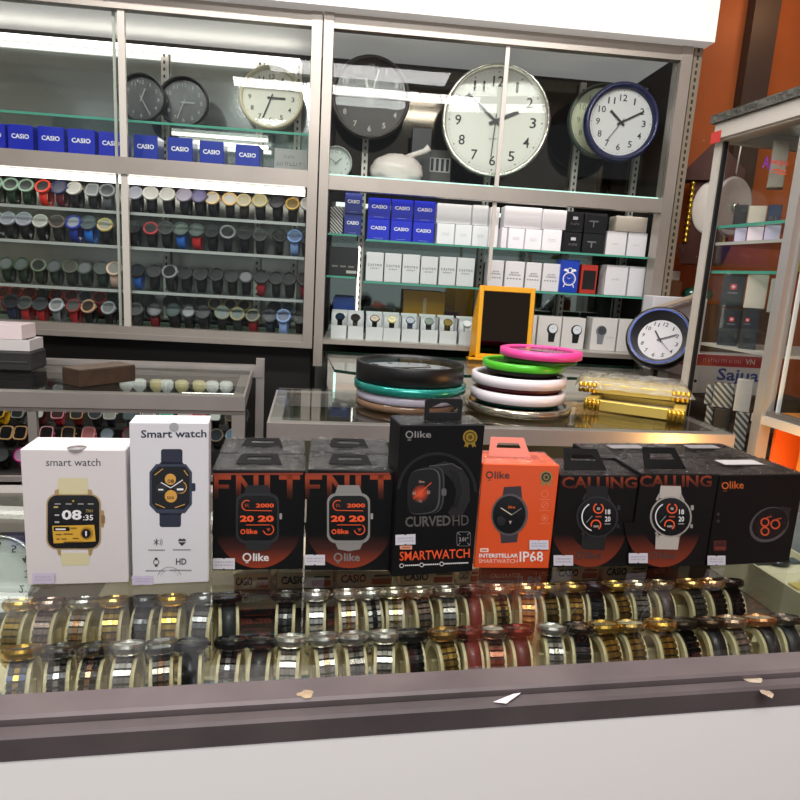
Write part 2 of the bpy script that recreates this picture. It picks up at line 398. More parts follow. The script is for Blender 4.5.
for z in RSZ:
    mb = MB(); mb.box((.045, CY+.045, z-.006), (AX1-.037, CY+.298, z), SHELFGLASS); mb.box((.045, CY+.0435, z-.0062), (AX1-.037, CY+.045, z+.0002), GEDGE); into(RTC, mb, 'shelf')
    mb = MB(); mb.box((AX0+.03, CY+.045, z+.005), (.015, CY+.298, z+.011), SHELFGLASS); mb.box((AX0+.03, CY+.0435, z+.005), (.015, CY+.045, z+.011), GEDGE); into(RTC, mb, 'shelf')
mb = MB(); mb.box((AX0+.03, CY+.03, 1.03), (AX1-.037, CY+.298, 1.036), ALUW); into(RTC, mb, 'floor_panel')
for x in (.022, .455, .765, .985):
    mb = MB(); mb.box((x, CY+.276, 1.04), (x+.02, CY+.296, 1.94), ALUW)
    for k in range(40): mb.box((x+.007, CY+.2745, 1.05+k*.022), (x+.013, CY+.2755, 1.06+k*.022), BLACK)
    into(RTC, mb, 'slotted_upright')
mb = MB(); mb.box((AX0+.04, CY+.044, 1.500), (AX1-.05, CY+.062, 1.5155), LED); into(RTC, mb, 'light_tube')
mb = MB(); mb.box((.0255, CY+.265, 1.06), (.030, CY+.27, 1.34), LED); into(RTC, mb, 'light_tube')
for (x0, x1, yy) in ((AX0+.028, .452, .026), (.432, AX1-.035, .014)):
    for (z0, z1) in ((1.5375, 1.945),):
        mb = MB(); mb.box((x0, CY+yy, z0), (x1, CY+yy+.004, z1), GLASS); into(RTC, mb, 'glass_door')
        if x0 > 0:
            mb = MB(); mb.box((x0+.004, CY+yy-.003, z0), (x0+.0165, CY+yy+.006, z1), ALUW); into(RTC, mb, 'door_stile')
mb = MB(); mb.box((.437, CY+.012, 1.25), (.448, CY+.026, 1.497), ALUW); into(RTC, mb, 'door_stile')
mb = MB(); mb.box((AX0+.03, CY+.026, 1.036), (.43, CY+.030, 1.495), GLASS); into(RTC, mb, 'glass_door')

# low glazed showcase in front of the carton cabinet
SC = thing('glass_ledge_showcase', 'low glass showcase with thick green edged top below the carton cabinet', 'showcase', (.45, 1.85, 0))
bpy.context.view_layer.update()
mb = MB(); q = [(-.07, CY-.01), (1.02, CY-.01), (1.03, 1.79), (.03, 1.625), (-.03, 1.66)]
mb.add([(x, y, 1.0) for x, y in q] + [(x, y, .992) for x, y in q], [(0, 4, 3, 2, 1), (5, 6, 7, 8, 9)], TOPGLASS)
mb.add([(x, y, 1.0) for x, y in q] + [(x, y, .992) for x, y in q], [(i, i+5, (i+1) % 5+5, (i+1) % 5) for i in range(5)], DKEDGE); into(SC, mb, 'top')
mb = MB(); mb.add([(-.028, 1.665, .6), (-.068, CY-.012, .6), (-.068, CY-.012, .99), (-.028, 1.665, .99)], [(0, 1, 2, 3)], GLASS); mb.box((-.033, 1.662, .6), (-.027, 1.668, .991), GEDGE_LIT); into(SC, mb, 'side_pane')
mb = MB(); mb.box((-.06, CY-.012, .55), (1.02, CY-.006, .99), M('d8d2cc', .5)); into(SC, mb, 'back_panel')
mb = MB(); mb.add([(-.03, 1.7, .9), (1.02, 1.86, .9), (1.02, CY-.02, .9), (-.06, CY-.02, .9)], [(0, 1, 2, 3)], M('b9a99c', .3)); into(SC, mb, 'shelf')
mb = MB(); mb.add([(.03, 1.63, .0), (1.03, 1.795, .0), (1.03, 1.795, .985), (.03, 1.63, .985)], [(0, 1, 2, 3)], GLASS); into(SC, mb, 'front_pane')

# ================================================== cartons in the cabinets
def carton(name, label, cat, px0, px1, ytop, Y, zb, depth, m, group=None, shrink=.0012, h=None):
    """an upright carton whose front stands in the plane Y with its base at height zb"""
    xm = (px0+px1)/2
    a = onY(px0, ytop+8, Y).x; b = onY(px1, ytop+8, Y).x; zt = onY(xm, ytop, Y).z
    if h: zt = zb+h
    T = thing(name, label, cat, (a+shrink, Y, zb+.0003), group=group)
    mb = MB(); mb.box((0, 0, 0), (b-a-2*shrink, depth, zt-zb-.0006), m, .0012); mb.build('carton_body', T)
    return T, b-a-2*shrink, zt-zb
BLUE = M('0a22b4', .35, coat=.5, name='blue_card'); BLUE2 = M('1a2a86', .35, coat=.4, name='dim_blue_card'); INK = M('f2f2f5', .5)
def casio(label, px0, px1, ytop, Y, zb, group, m=BLUE, h=None):
    T, w, hh = carton('watch_carton', label, 'box', px0, px1, ytop, Y, zb, .07, m, group, h=h)
    mb = MB(); flat_text(mb, 'CASIO', w*.15, hh*.50, w*.85, hh*.67, -.0006, INK, .05)
    mb.build('lettering', T); mb = MB(); mb.box((w*.28, -.0006, hh*.09), (w*.72, -.0003, hh*.11), M('8d9ae0', .5)); mb.build('small_print', T)
    return T
g = 'blue watch cartons on the upper shelf'
for i, (a, b, y) in enumerate(((-19, 5, 123), (7, 33, 124.5), (37, 64, 126.5), (67, 95, 129), (98, 124, 132), (133, 158, 135), (167, 193, 137.5), (199, 224, 141), (235, 260, 144.5))):
    casio('blue watch carton with white lettering above the watch shelves, %s from the left' % ORD[i], a, b, y, CY+.07+(.02 if i > 4 else 0), 1.545, g, BLUE if i < 5 else M('16309f', .3, coat=.5))
T, w, h = carton('gift_carton', 'pale grey printed carton beside the last blue carton on the upper shelf', 'box', 274, 308, 149, CY+.1, 1.545, .05, M('9a9c99', .4))
mb = MB(); strokes(mb, w*.3, h*.62, w*.6, h*.72, -.0006, M('55585a', .5)); strokes(mb, w*.1, h*.32, w*.85, h*.46, -.0006, M('55585a', .5), 3); mb.build('front_print', T)
g = 'blue watch cartons stacked two high'
YB = CY+.075
hz = .0655
for j in range(2):
    for i, (a, b) in enumerate(((368, 391), (391.5, 413.5), (414, 436))):
        casio('blue carton with white lettering, %s of the stacked pairs, %s row' % (ORD[i], ('bottom', 'top')[j]), a, b, 200, YB, 1.357+j*hz, g, M('0a22c8', .4), h=hz)
for j in range(2):
    casio('dim blue watch carton in the narrow bay, %s of its pair' % ('lower', 'upper')[j], 344, 362, 210, CY+.08, 1.368+j*.0655, 'blue cartons in the narrow bay', BLUE2, h=.065)
T, w, h = carton('striped_carton', 'small carton with fine diagonal black stripes beside dim blue cartons', 'box', 330, 343.5, 207, CY+.09, 1.368, .06, stripe_mat('fine_stripes', '3a3a3a', 'c9c7c2', 40), h=.085)
T, w, h = carton('dark_carton', 'black carton with small pale print on the narrow middle shelf', 'box', 329, 359, 247, CY+.08, 1.237, .06, BLACK)
mb = MB()
for i in range(3): mb.box((w*.1+i*w*.28, -.0006, h*.3), (w*.3+i*w*.28, -.0003, h*.36), M('77746f', .5))
mb.box((w*.6, -.0006, h*.1), (w*.95, -.0003, h*.2), M('b9b6b2', .5)); mb.build('front_print', T)
T, w, h = carton('blue_carton', 'small deep blue carton on the floor of the narrow bay', 'box', 333, 355, 293, CY+.16, 1.036, .06, M('123f8e', .4), h=.13)
# white cartons
WC = M('f1eff3', .5, emit=.08, name='lit_white_card'); WC2 = M('e4e3e6', .5, name='white_card'); TXT = M('8b8b90', .6)  # WC carries a faint painted glow for the tube's strong light
def white(label, a, b, y, zb, group, m=WC, h=None, Y=YB, txt=None, dep=.06, dots=False, tm=None):
    T, w, hh = carton('white_carton', label, 'box', a, b, y, Y, zb, dep, m, group, h=h)
    if txt:
        mb = MB()
        for (t, u0, v0, u1, v1) in txt:
            if t in ('QUARTZ', 'WATCH', 'SKMEI'): strokes(mb, w*u0, hh*v0, w*u1, hh*v1, -.0006, tm or TXT, int(a*7))
            else: flat_text(mb, t, w*u0, hh*v0, w*u1, hh*v1, -.0006, tm or TXT, .03)
        if dots:
            for k in range(5): mb.box((w*(.12+.16*k), -.0006, hh*.36), (w*(.19+.16*k), -.0003, hh*.40), M('55565c', .6))
        mb.build('front_print', T)
    return T
g = 'white cartons on the upper carton shelf'
small = [('QUARTZ', .3, .52, .7, .56), ('WATCH', .3, .44, .7, .48)]
for i, (a, b) in enumerate(((437, 455), (455.5, 472.5), (473, 489), (502, 508), (509, 525.5), (526, 543), (543.5, 563))):
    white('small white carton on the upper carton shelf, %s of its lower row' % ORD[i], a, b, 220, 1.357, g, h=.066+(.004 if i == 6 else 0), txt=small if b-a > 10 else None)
for i, (a, b, hh) in enumerate(((437, 472, .062), (473, 489, .064), (496, 503, .12), (505, 543, .068), (543.5, 568, .062))):
    zb = 1.357+(.0665 if i != 4 else .0705)
    if i == 2: white('white carton standing on end beside the door stile', a-5, b-2.5, 200, 1.357, g, h=.128)
    else: white('wide blank white carton laid on top of the row, %s of the upper row' % ORD[[0, 1, 0, 2, 3][i]], a, b, 200, zb, g, h=hh)
BK = M('17181b', .3, coat=.3)
for j in range(2):
    for i, (a, b) in enumerate(((566, 583), (584, 607))):
        T, w, h = carton('black_carton', '%s black carton with pale emblem beside the white row, %s layer' % (('narrow', 'wide')[i], ('bottom', 'top')[j]), 'box', a, b, 220, YB, 1.357+j*.066, .06, BK, 'black cartons stacked two high', h=.0655)
        mb = MB()
        if i == 0: mb.box((w*.35, -.0006, h*.6), (w*.65, -.0003, h*.75), M('c9ccd2', .5)); strokes(mb, w*.25, h*.35, w*.75, h*.45, -.0006, M('8d8f95', .5))
        else: mb.box((w*.2, -.0006, h*.55), (w*.6, -.0003, h*.62), M('70757a', .5)); mb.box((w*.37, -.0006, h*.3), (w*.43, -.0003, h*.55), M('70757a', .5))
        mb.build('front_print', T)
for i, (a, b) in enumerate(((607, 627.5), (628.5, 648))):
    white('%s of two tall white cartons behind the last upright, upper shelf' % ORD[i], a, b, 228, 1.357, 'white cartons at the cabinet end', WC2, h=.078, txt=[('WATCH', .3, .45, .6, .5)])
white('cream carton lying on the two tall white cartons', 616, 648, 214, 1.4355, None, M('cfc6b8', .5), h=.05)
g = 'white cartons with dark brand lettering'
for i, (a, b, d) in enumerate(((366, 384, 0), (384.5, 402, 0), (402.5, 420.5, 0), (421, 438.5, .003), (439.5, 457, 0), (457.5, 475.5, 0))):
    white('white carton with dark spaced lettering on the middle shelf, %s in the row' % ORD[i], a, b, 253, 1.226, g, WC2, h=.093-d, txt=[('C A S T R O', .1, .52, .9, .60), ('S P O R T', .25, .42, .75, .47)], tm=M('2f3035', .6))
g = 'white cartons with a row of dots'
for i, (a, b) in enumerate(((488, 504), (505, 525), (526, 542), (543, 560.5))):
    white('white carton with small lettering over five dots, %s in the row' % ORD[i], a, b, 262, 1.226, g, WC2, h=.092, txt=[('ELITE', .3, .58, .7, .62), ('STRONG', .2, .49, .8, .54)], dots=True, tm=M('4a4a50', .6))
T, w, h = carton('alarm_clock_carton', 'blue carton printed with a white twin bell alarm clock', 'box', 561, 580, 258, YB-.01, 1.226, .06, M('1540b4', .35, coat=.4), h=.108)
mb = MB(); cx, cz, R = w/2, h*.42, w*.36
def ring2(mb, cx, cz, r, wd, y, m, a0=0, a1=360, n=28):
    vs = []
    for i in range(n+1):
        a = radians(a0+(a1-a0)*i/n)
        for k in (r, r-wd): vs.append((cx+k*cos(a), y, cz+k*sin(a)))
    mb.add(vs, [(2*i, 2*i+1, 2*i+3, 2*i+2) for i in range(n)], m)
ring2(mb, cx, cz, R, R*.16, -.0008, INK)
for k in range(12): a = k*pi/6; mb.box((cx+R*.68*cos(a)-.0007, -.0008, cz+R*.68*sin(a)-.0007), (cx+R*.68*cos(a)+.0007, -.0005, cz+R*.68*sin(a)+.0007), INK)
for s in (-1, 1):
    ring2(mb, cx+s*R*.6, cz+R*1.05, R*.42, R*.36, -.0008, INK, 20 if s > 0 else -20+0, 200 if s > 0 else 160)
    mb.add([(cx+s*R*.55, -.0008, cz-R*.85), (cx+s*R*.7, -.0008, cz-R*.8), (cx+s*R*.85, -.0008, cz-R*1.25), (cx+s*R*.75, -.0008, cz-R*1.25)], [(0, 1, 2, 3)], INK)
ring2(mb, cx, cz+R*1.3, R*.35, R*.1, -.0008, INK, 0, 180)
mb.add([(cx-R*.05, -.0008, cz), (cx+R*.05, -.0008, cz), (cx+R*.45, -.0008, cz+R*.35)], [(0, 1, 2)], INK); mb.add([(cx, -.0008, cz-R*.06), (cx, -.0008, cz+R*.06), (cx-R*.45, -.0008, cz+R*.25)], [(0, 1, 2)], INK)
mb.build('front_print', T)
T, w, h = carton('red_window_carton', 'red carton with a dark window beside the blue alarm clock carton', 'box', 581, 598, 265, YB, 1.226, .06, M('b8352a', .4), h=.096)
mb = MB(); mb.box((w*.12, -.0006, h*.15), (w*.9, -.0003, h*.8), M('201d1c', .2)); mb.build('window', T)
for i, (a, b) in enumerate(((606, 628.5), (629.5, 646))):
    white('white carton on the middle shelf by the last upright, %s of two' % ORD[i], a, b, 264, 1.226, 'white cartons at the end of the middle shelf', WC2, h=.1, txt=[('SKMEI', .3, .5, .65, .56)] if i == 0 else None)
# open watch boxes along the cabinet floor
obm = M('dfe0e2', .45); inm = M('3b3b40', .7)
OB = None
obx = [331, 346.5, 366, 383.5, 402, 421, 440, 459.5]
ow = [wm('15171c', '223044', '14161a'), wm('3a302c', '2a2422', '4a4038'), wm('1d1c1c', 'd9c8b0', '161616'), wm('d8c878', 'efe6c0', '141414'), wm('59607a', 'b9c0cc', '4a4f66'), wm('7d8480', '8f9690', '22262a'), wm('b09a5a', '8a7440', '6b5a34', None, False, True), wm('d5d5d8', 'efefef', 'e6e6e8')]
od = ['dark blue', 'dark brown', 'black with cream dial', 'pale gold dial', 'grey blue', 'grey green', 'bronze', 'white sports']
for i, x in enumerate(obx):
    a = onY(x, 322, CY+.07).x; b = onY(x+17.5, 322, CY+.07).x; W = b-a-.002; H = .042
    T = thing('open_watch_box', 'open white presentation box holding the %s watch' % od[i], 'box', (a+.001, CY+.06, 1.0363), group='open watch boxes on the cabinet floor')
    mb = MB(); t = .002
    mb.box((0, 0, 0), (W, .07, t), obm); mb.box((0, 0, t), (W, t, H), obm); mb.box((0, t, t), (t, .07, H), obm); mb.box((W-t, t, t), (W, .07, H), obm); mb.build('tray', T)
    mb = MB(); mb.box((t, t, H*.55), (W-t, .068, H*.6), inm); mb.build('lining', T)
    mb = MB(); mb.add([(0, .07, H*.6), (W, .07, H*.6), (W, .098, H+.046), (0, .098, H+.046), (0, .066, H*.6), (W, .066, H*.6), (W, .092, H+.046), (0, .092, H+.046)], [(0, 1, 2, 3), (7, 6, 5, 4), (3, 2, 6, 7), (1, 5, 6, 2), (0, 3, 7, 4)], obm)
    mb.box((0, .02, H), (.0015, .09, H+.04), obm); mb.box((W-.0015, .02, H), (W, .09, H+.04), obm); mb.build('lid', T)
    w_ = ow[i]; sm = w_['strap'] if isinstance(w_['strap'], list) else [w_['strap']]*2
    lw = watch('wristwatch', '%s watch resting in its open white presentation box' % od[i], 'watch', 'watches in open white boxes', r=.016, h=.007, a=.015, b=.019, w=.017, phi=62, psi=48, mats=(w_['case'], w_['dial'], sm[0], sm[1]), N=16, nn=20, hands=(i in (2, 3)))
    lw.location = (a+W/2+.001, CY+.06+.036, 1.0363+H*.6+.0012)
# white cartons with a printed watch
for i, (a, b, c) in enumerate(((520, 537, 'e'), (538, 562, '1a1c1e'), (562.5, 586, '1a1c1e'), (592, 618, '7f8286'), (619, 640, None))):
    T, w, h = carton('watch_picture_carton', ['white carton half hidden by the yellow mirror with printed watch edge', 'white carton printed with a black watch, first beyond the yellow mirror', 'white carton printed with a black watch, beside the upright post', 'white carton printed with a silver watch behind the oval clock', 'plain white carton on the cabinet floor at its far end'][i], 'box', a, b, 317, CY+.08, 1.0363, .06, M('d9d6d2', .45), 'white cartons with a printed watch', h=.108 if i < 3 else .112)
    if i in (1, 2, 3):
        mb = MB(); cm = M(c, .4); cx, cz = w*.62 if i < 3 else w*.38, h*.6
        mb.add([(cx-.011, -.0006, h*.2), (cx+.009, -.0006, h*.2), (cx+.014, -.0006, cz), (cx-.014, -.0006, cz)], [(0, 1, 2, 3)], cm)
        ring2(mb, cx, cz, .019, .0188, -.0009, cm); ring2(mb, cx+.002, cz+.002, .0145, .0143, -.0012, M('dfe6ea' if i < 3 else '4a4c50', .3))
        mb.add([(cx+.002, -.0015, cz+.002), (cx+.003, -.0015, cz+.002), (cx+.009, -.0015, cz+.009)], [(0, 1, 2)], BLACK); mb.add([(cx+.002, -.0015, cz+.002), (cx+.002, -.0015, cz+.003), (cx-.006, -.0015, cz+.007)], [(0, 1, 2)], BLACK)
        if i == 3: strokes(mb, w*.62, h*.4, w*.9, h*.44, -.0006, TXT)
        mb.build('front_print', T)
T, w, h = carton('yellow_reflection_panel', 'flat yellow panel standing for the yellow mirror reflected behind the open boxes', 'box', 404, 446, 285, CY+.22, 1.0363, .04, M('d9a514', .4), h=.165)  # solid panel added as the yellow mirror's reflection in the mirror back
mb = MB(); mb.box((w*.47, -.0006, h*.3), (w*.55, -.0003, h*.85), M('f0dca0', .3)); mb.build('front_print', T)  # pale strip of the same painted reflection

# ==================================================== watches on the wall
SM = lambda c: M(c, .5)
base_round = watch('wristwatch', 'temp label for the wall', 'watch', 'watches on the wall shelves', dr=.74, r=.0245, h=.010, a=.023, b=.031, w=.0265, phi=50, psi=30, mats=(SM('202020'), SM('303030'), SM('101010'), SM('101010')), N=18, nn=20)
base_sq = watch('wristwatch', 'temp label for the square one', 'watch', 'watches on the wall shelves', shape='sq', dr=.76, r=.0225, h=.010, a=.023, b=.031, w=.0265, phi=50, psi=30, mats=(SM('202020'), SM('303030'), SM('101010'), SM('101010')), N=18, nn=20)
def stand_mesh(w, a, b, m, foot, name):
    mb = MB(); n = 14; rings = []
    for i in range(n+1):
        ang = radians(-60)+radians(300)*i/n
        c, s = cos(ang+pi/2+.0), sin(ang+pi/2)
        rings.append([(x, -(a-.0012-d)*s if False else (a-.0012-d)*c, b+.0022+(b-.0012-d)*s) for x, d in ((-w/2, 0), (w/2, 0), (w/2, .002), (-w/2, .002))])
    mb.loft(rings, m, caps=True)
    if foot: mb.box((-.003, a*.9, -.0), (.003, a*.9+.004, b), m)
    return mb
CLEARP = glass_mat('clear_plastic', 'f6f8f8', 1.0, .08, haze=.06)
st0 = stand_mesh(.014, .023, .031, CLEARP, True, 's').build('watch_stand')
tag(st0, 'temp stand label for wall', 'stand', 'clear watch stands on the wall shelves')
first = {'round': True, 'sq': True, 'st': True}
WALL = []
def place_wall(px, zb, Y, label, c, shape='round', sc=1.):
    x = onY(px, 260, Y).x
    if shape == 'round' and first['round']: o = base_round; first['round'] = False; o['label'] = label; LABELS.setdefault(label, []).append(1); o.location = (x, Y, zb+.0008); dress(o, wm(*c))
    elif shape == 'sq' and first['sq']: o = base_sq; first['sq'] = False; o['label'] = label; LABELS.setdefault(label, []).append(1); o.location = (x, Y, zb+.0008); dress(o, wm(*c))
    else: o = clone(base_round if shape == 'round' else base_sq, label, (x, Y, zb+.0008), random.uniform(-.12, .12), wm(*c))
    if sc != 1: o.scale = (sc,)*3
    sl = 'clear stand of the ' + label
    if first['st']: s = st0; first['st'] = False
    else: s = st0.copy(); COL.objects.link(s)
    s['label'] = sl; LABELS.setdefault(sl, []).append(1); s.location = (x, Y, zb+.0006); s.rotation_euler = o.rotation_euler; s.scale = o.scale
K = '16171a'
GRN = ('7f9a86', '3b4440', '1e3524'); BLK = (K, '2c3033', '131416'); SLV = ('9a9ca8', 'c9c8d8', K); WHT = ('b9b6b0', 'f0eee6', K)
rows = [
 # (shelf height, name, [(x, colour words, case/dial/strap)...] for the bay left of the stile, then for the other)
 (1.391, 'top shelf',
  [(3, 'green', GRN), (18, 'green', GRN), (33, 'green', GRN), (50, 'red', ('d8402e', '2a3030', 'd03226')), (66, 'navy and dark red', ('2a3158', '5a6078', '5a1420')), (80, 'white dialled black', WHT), (97, 'grey square', ('8d8f90', '9aa0a2', K), 'sq'), (111, 'clear banded', ('7a7d80', '50545a', '55585c'))],
  [(139, 'silver dialled', SLV), (153, 'white dialled', WHT), (170, 'white dialled', WHT), (187, 'silver and purple', ('8a7f92', 'c3bcd0', K)), (201, 'purple dialled', ('4a4660', '8d86b8', K)), (214, 'gold and white', ('c2a878', 'efe9dc', K)), (230, 'gold and white', ('c9a468', 'f2ede2', K)), (244, 'cream dialled', ('b3a27a', 'd9d2b0', '2a2620')), (260, 'cream dialled', ('a8996c', 'cfc79c', K)), (277, 'black', BLK), (292, 'brown and gold', ('b08a3c', '8a7030', '1a1410')), (307, 'white dialled', WHT)]),
 (1.288, 'second shelf',
  [(1, 'black and silver', ('8a8c92', '2c2f36', K)), (14, 'silver dialled', SLV), (29, 'silver dialled', SLV), (45, 'white faced black', WHT), (61, 'brown', ('6a5c54', '50463f', '1e1a18')), (78, 'blue', ('2a3aa0', 'd8dcec', '20308e')), (93, 'bright blue strapped', ('4a5560', '6f7f84', '1f6cc8')), (108, 'gold rimmed black', ('c9b070', 'e0dcc8', K))],
  [(136, 'black', BLK), (153, 'black and red rimmed', ('b03038', '3a3a3e', K)), (168, 'black', ('3a3d40', '4a4e52', K)), (183, 'blue strapped', ('3f4a48', '8a9a90', '2a62b8')), (198, 'red strapped', ('3c4644', '7f8c88', 'b82a2a')), (213, 'black', BLK), (228, 'silver rimmed black', ('7f8286', '222427', K)), (245, 'black', BLK), (260, 'black', ('3a3c3c', '45484a', K)), (279, 'black', ('141414', '1c1a18', K)), (295, 'light blue', ('6f8ac0', '7f98c8', '7f9ad0')), (306, 'black', BLK)]),
 (1.154, 'third shelf',
  [(9, 'dark green', ('3a4a3c', 'aab4b4', '1f2e22')), (25, 'dark green', ('3a4a3c', '9aa4a2', '1f2e22')), (41, 'olive green', ('6a7460', '3c443c', '24301f')), (57, 'dark green', ('3c4a40', 'a0a6a8', '1e2c20')), (72, 'dark green', ('4c503e', '6a665a', '202a1c')), (87, 'dark green', ('3c463c', 'b0b4b8', '1c281e')), (103, 'dark green', ('3a443c', '6f7674', '1d2a20')), (116, 'rose and white', ('d8b8a0', 'e0d8d0', 'c8a898'))],
  [(139, 'blue strapped black', (K, '3a4250', '2860b0')), (155, 'black', BLK), (172, 'silver rimmed black', ('7d8084', '1c1e22', K)), (187, 'black', BLK), (202, 'black', (K, '16181b', '0e0e10')), (218, 'black', (K, '1e222a', '0e0e10')), (233, 'black', BLK), (247, 'white dialled black', (K, 'b9bcc0', '0e0e10')), (262, 'red strapped black', (K, '232528', '8e2026')), (277, 'black', BLK), (291, 'black', BLK), (305, 'dark red', ('2a1414', '301a1a', '7a1a1e'))]),
 (1.0335, 'bottom shelf',
  [(12, 'navy', ('1e2230', '2a3038', '1c2440')), (26, 'red strapped', ('5a5450', '6f7a78', 'a02428')), (41, 'red strapped', ('3f4044', '5f6668', 'a02428')), (58, 'white dialled striped', ('b8bcc4', 'eef0f4', '6f7074')), (75, 'red', ('8a3a38', '8f9a98', '9a2226')), (90, 'rose rimmed black', ('c0987a', '6a5a50', '17181a')), (110, 'silver dialled black', ('9aa0a4', 'c6cccc', '17181a'))],
  [(137, 'grey', ('5a5c5c', '8a8c88', '2c2e2e')), (155, 'black and red', (K, '6f7a80', '6a1a20')), (175, 'teal dialled black', ('30383a', '6f8f8c', '141618')), (190, 'white dialled black', (K, 'd8dce4', K)), (205, 'grey dialled black', ('2e3236', '50585e', K)), (223, 'teal dialled black', ('6a6a58', '8aa8a0', K)), (239, 'teal dialled gold', ('8a8058', '6f8f86', '20282a')), (255, 'dark red strapped', ('7a745c', '4a4e4a', '7a1e22')), (272, 'navy', ('20262e', '2c3440', '1a2432')), (286, 'light blue', ('7f96c8', '8aa2d0', '8aa4d8')), (301, 'black', BLK)]),
]
for z, nm, A, B in rows:
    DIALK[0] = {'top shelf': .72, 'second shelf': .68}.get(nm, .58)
    for bay, L in (('first bay', A), ('second bay', B)):
        for i, e in enumerate(L):
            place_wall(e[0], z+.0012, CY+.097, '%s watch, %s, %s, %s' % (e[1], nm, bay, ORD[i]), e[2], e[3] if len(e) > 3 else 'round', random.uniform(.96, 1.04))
RED = ('9a3028', '7a2a26', '8f2620')
for bay, L in (('first bay', [(6, 'red', RED), (17, 'red', RED), (31, 'red', RED), (44, 'black', BLK), (58, 'red', RED), (72, 'red', RED), (86, 'grey', ('6a6c70', '50545a', K)), (101, 'red', RED), (115, 'black', BLK)]),
               ('second bay', [(150, 'black', BLK), (172, 'black', BLK), (188, 'black', BLK), (203, 'black', BLK), (216, 'gold trimmed black', ('8a7a48', '1c1c1c', K)), (232, 'gold trimmed black', ('8a7a48', '1c1c1c', K)), (246, 'gold trimmed black', ('8a7a48', '1c1c1c', K)), (276, 'black', BLK), (289, 'grey blue', ('5a6a78', '50606e', '3a4a58'))])):
    for i, e in enumerate(L):
        place_wall(e[0], 1.0335+.026, CY+.18, '%s watch, bottom shelf rear row, %s, %s' % (e[1], bay, ORD[i]), e[2], 'round', 1.)
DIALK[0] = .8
mb = MB(); mb.box((XL, CY+.15, 1.0335), (-.16, CY+.21, 1.0592), SHELFGLASS); o = mb.build('display_riser'); tag(o, 'long clear riser under the rear watches on the bottom shelf', 'riser')

# ============================================================ wall clocks
def clock(name, label, cat, mat4, r, dep, rim, face, num, group=None, numsize=.17, hm=50, mm=-50, sec=None, numr=.76, ticks=True, recess=.5, rimw=.12, roman=False, mirror=False, inner=None, handm=None, brand=None):
    """face towards local -y, centre at the origin; hm/mm: hand angles clockwise from twelve"""
    T = thing(name, label, cat, mat=mat4, group=group)
    RX = Matrix.Rotation(pi/2, 4, 'X')     # local z -> -y
    mb = MB(); mb.X = RX; ri = r*(1-rimw)
    mb.lathe([(0, 0), (r*.93, 0), (r, dep*.3), (r, dep*.7), (r*(1-rimw*.3), dep), (r*(1-rimw*.7), dep*.98), (ri, dep*recess)], rim, 48); mb.build('rim', T)
    mb = MB(); mb.X = RX; z = dep*recess*.9
    if inner: z = dep*.25
    rd = ri
    if inner: ring = MB(); ring.X = RX; ring.lathe([(ri, dep*recess), (ri*.77, z)], inner, 48); ring.build('inner_ring', T); rd = ri*.77
    mb.disc(rd*1.01, z, face, 48); dl_ = mb.build('dial', T)
    mb = MB(); y = -(z+.0006); s = -1 if mirror else 1
    for k in range(1, 13):
        a = 2*pi*k/12; cx, cz = s*rd*numr*sin(a), rd*numr*cos(a); hh = rd*numsize; t = str(k); ww = hh*(.64 if len(t) == 1 else 1.15)
        if k == 1: ww = hh*.25
        vs, fs = text_data(t, 0.02); mb.add([(cx+s*(u-.5)*ww, y, cz+(v-.5)*hh) for u, v in vs], fs, num)
    if ticks:
        for k in range(60):
            a = 2*pi*k/60; q = .006*rd if k % 5 else .013*rd; cx, cz = rd*.94*sin(a), rd*.94*cos(a)
            mb.add([(cx-q, y, cz-q), (cx+q, y, cz-q), (cx+q, y, cz+q), (cx-q, y, cz+q)], [(0, 1, 2, 3)], num)
    if brand: flat_text(mb, brand, -rd*.11, -rd*.36, rd*.11, -rd*.32, y, num, 0)
    mb.build('numerals', dl_)
    hmat = handm or num
    for nm, ang, L, w in (('hour_hand', hm, .5, .035), ('minute_hand', mm, .78, .025), ('second_hand', sec, .7, .01)):
        if ang is None: continue
        mb = MB(); mb.X = Matrix.Rotation(radians(ang*s), 4, 'Y'); yy = {'hour_hand': .003, 'minute_hand': .0042, 'second_hand': .0055}[nm]
        mb.box((-rd*w, -(z+yy+.0006), -rd*.14), (rd*w, -(z+yy), rd*L), hmat); mb.build(nm, dl_)
    if dep*recess < dep*.95:
        mb = MB(); mb.X = RX; mb.disc(ri*1.0, dep*.86, GLASS, 48); mb.build('lens', T)
    return T
def face_mat(p, rz=0., rx=0., roll=0.):
    return Matrix.Translation(p) @ Matrix.Rotation(rz, 4, 'Z') @ Matrix.Rotation(rx, 4, 'X') @ Matrix.Rotation(roll, 4, 'Y')
CHROME = M('d9d6cc', .15, .9); NUM = M('2b2a2a', .5)
p = onY(499, 119, CY+.10); p.y = CY+.16
clock('wall_clock', 'large white wall clock with silver rim standing behind the cabinet glass', 'clock', face_mat(p, radians(-8)), .175, .05, CHROME, M('ece7df', .5, emit=.05), NUM, hm=66, mm=-50, sec=183, numsize=.2, rimw=.09, recess=.55, brand='QUARTZ', handm=M('3a3a3a', .4))
p = onY(371, 95, CY+.15); p.y = CY+.2
clock('wall_clock', 'dark brown wall clock with pale numerals near the top of the cabinet', 'clock', face_mat(p), .128, .035, M('2a1d18', .3, coat=.5), M('33241d', .35), M('c9c2b8', .5), hm=-20, mm=15, numr=.82, numsize=.15, ticks=False, rimw=.1)
p = onY(624, 121, CY+.08); p.y = CY+.12
clock('wall_clock', 'white wall clock with navy blue rim beside the orange wall', 'clock', face_mat(p, radians(-4)), .122, .04, M('121a48', .3, coat=.3), M('e3dde0', .5), NUM, hm=-48, mm=62, sec=215, numsize=.2, numr=.74, ticks=True, rimw=.17)
p = onY(606, 119, CY+.15); p.y = CY+.2
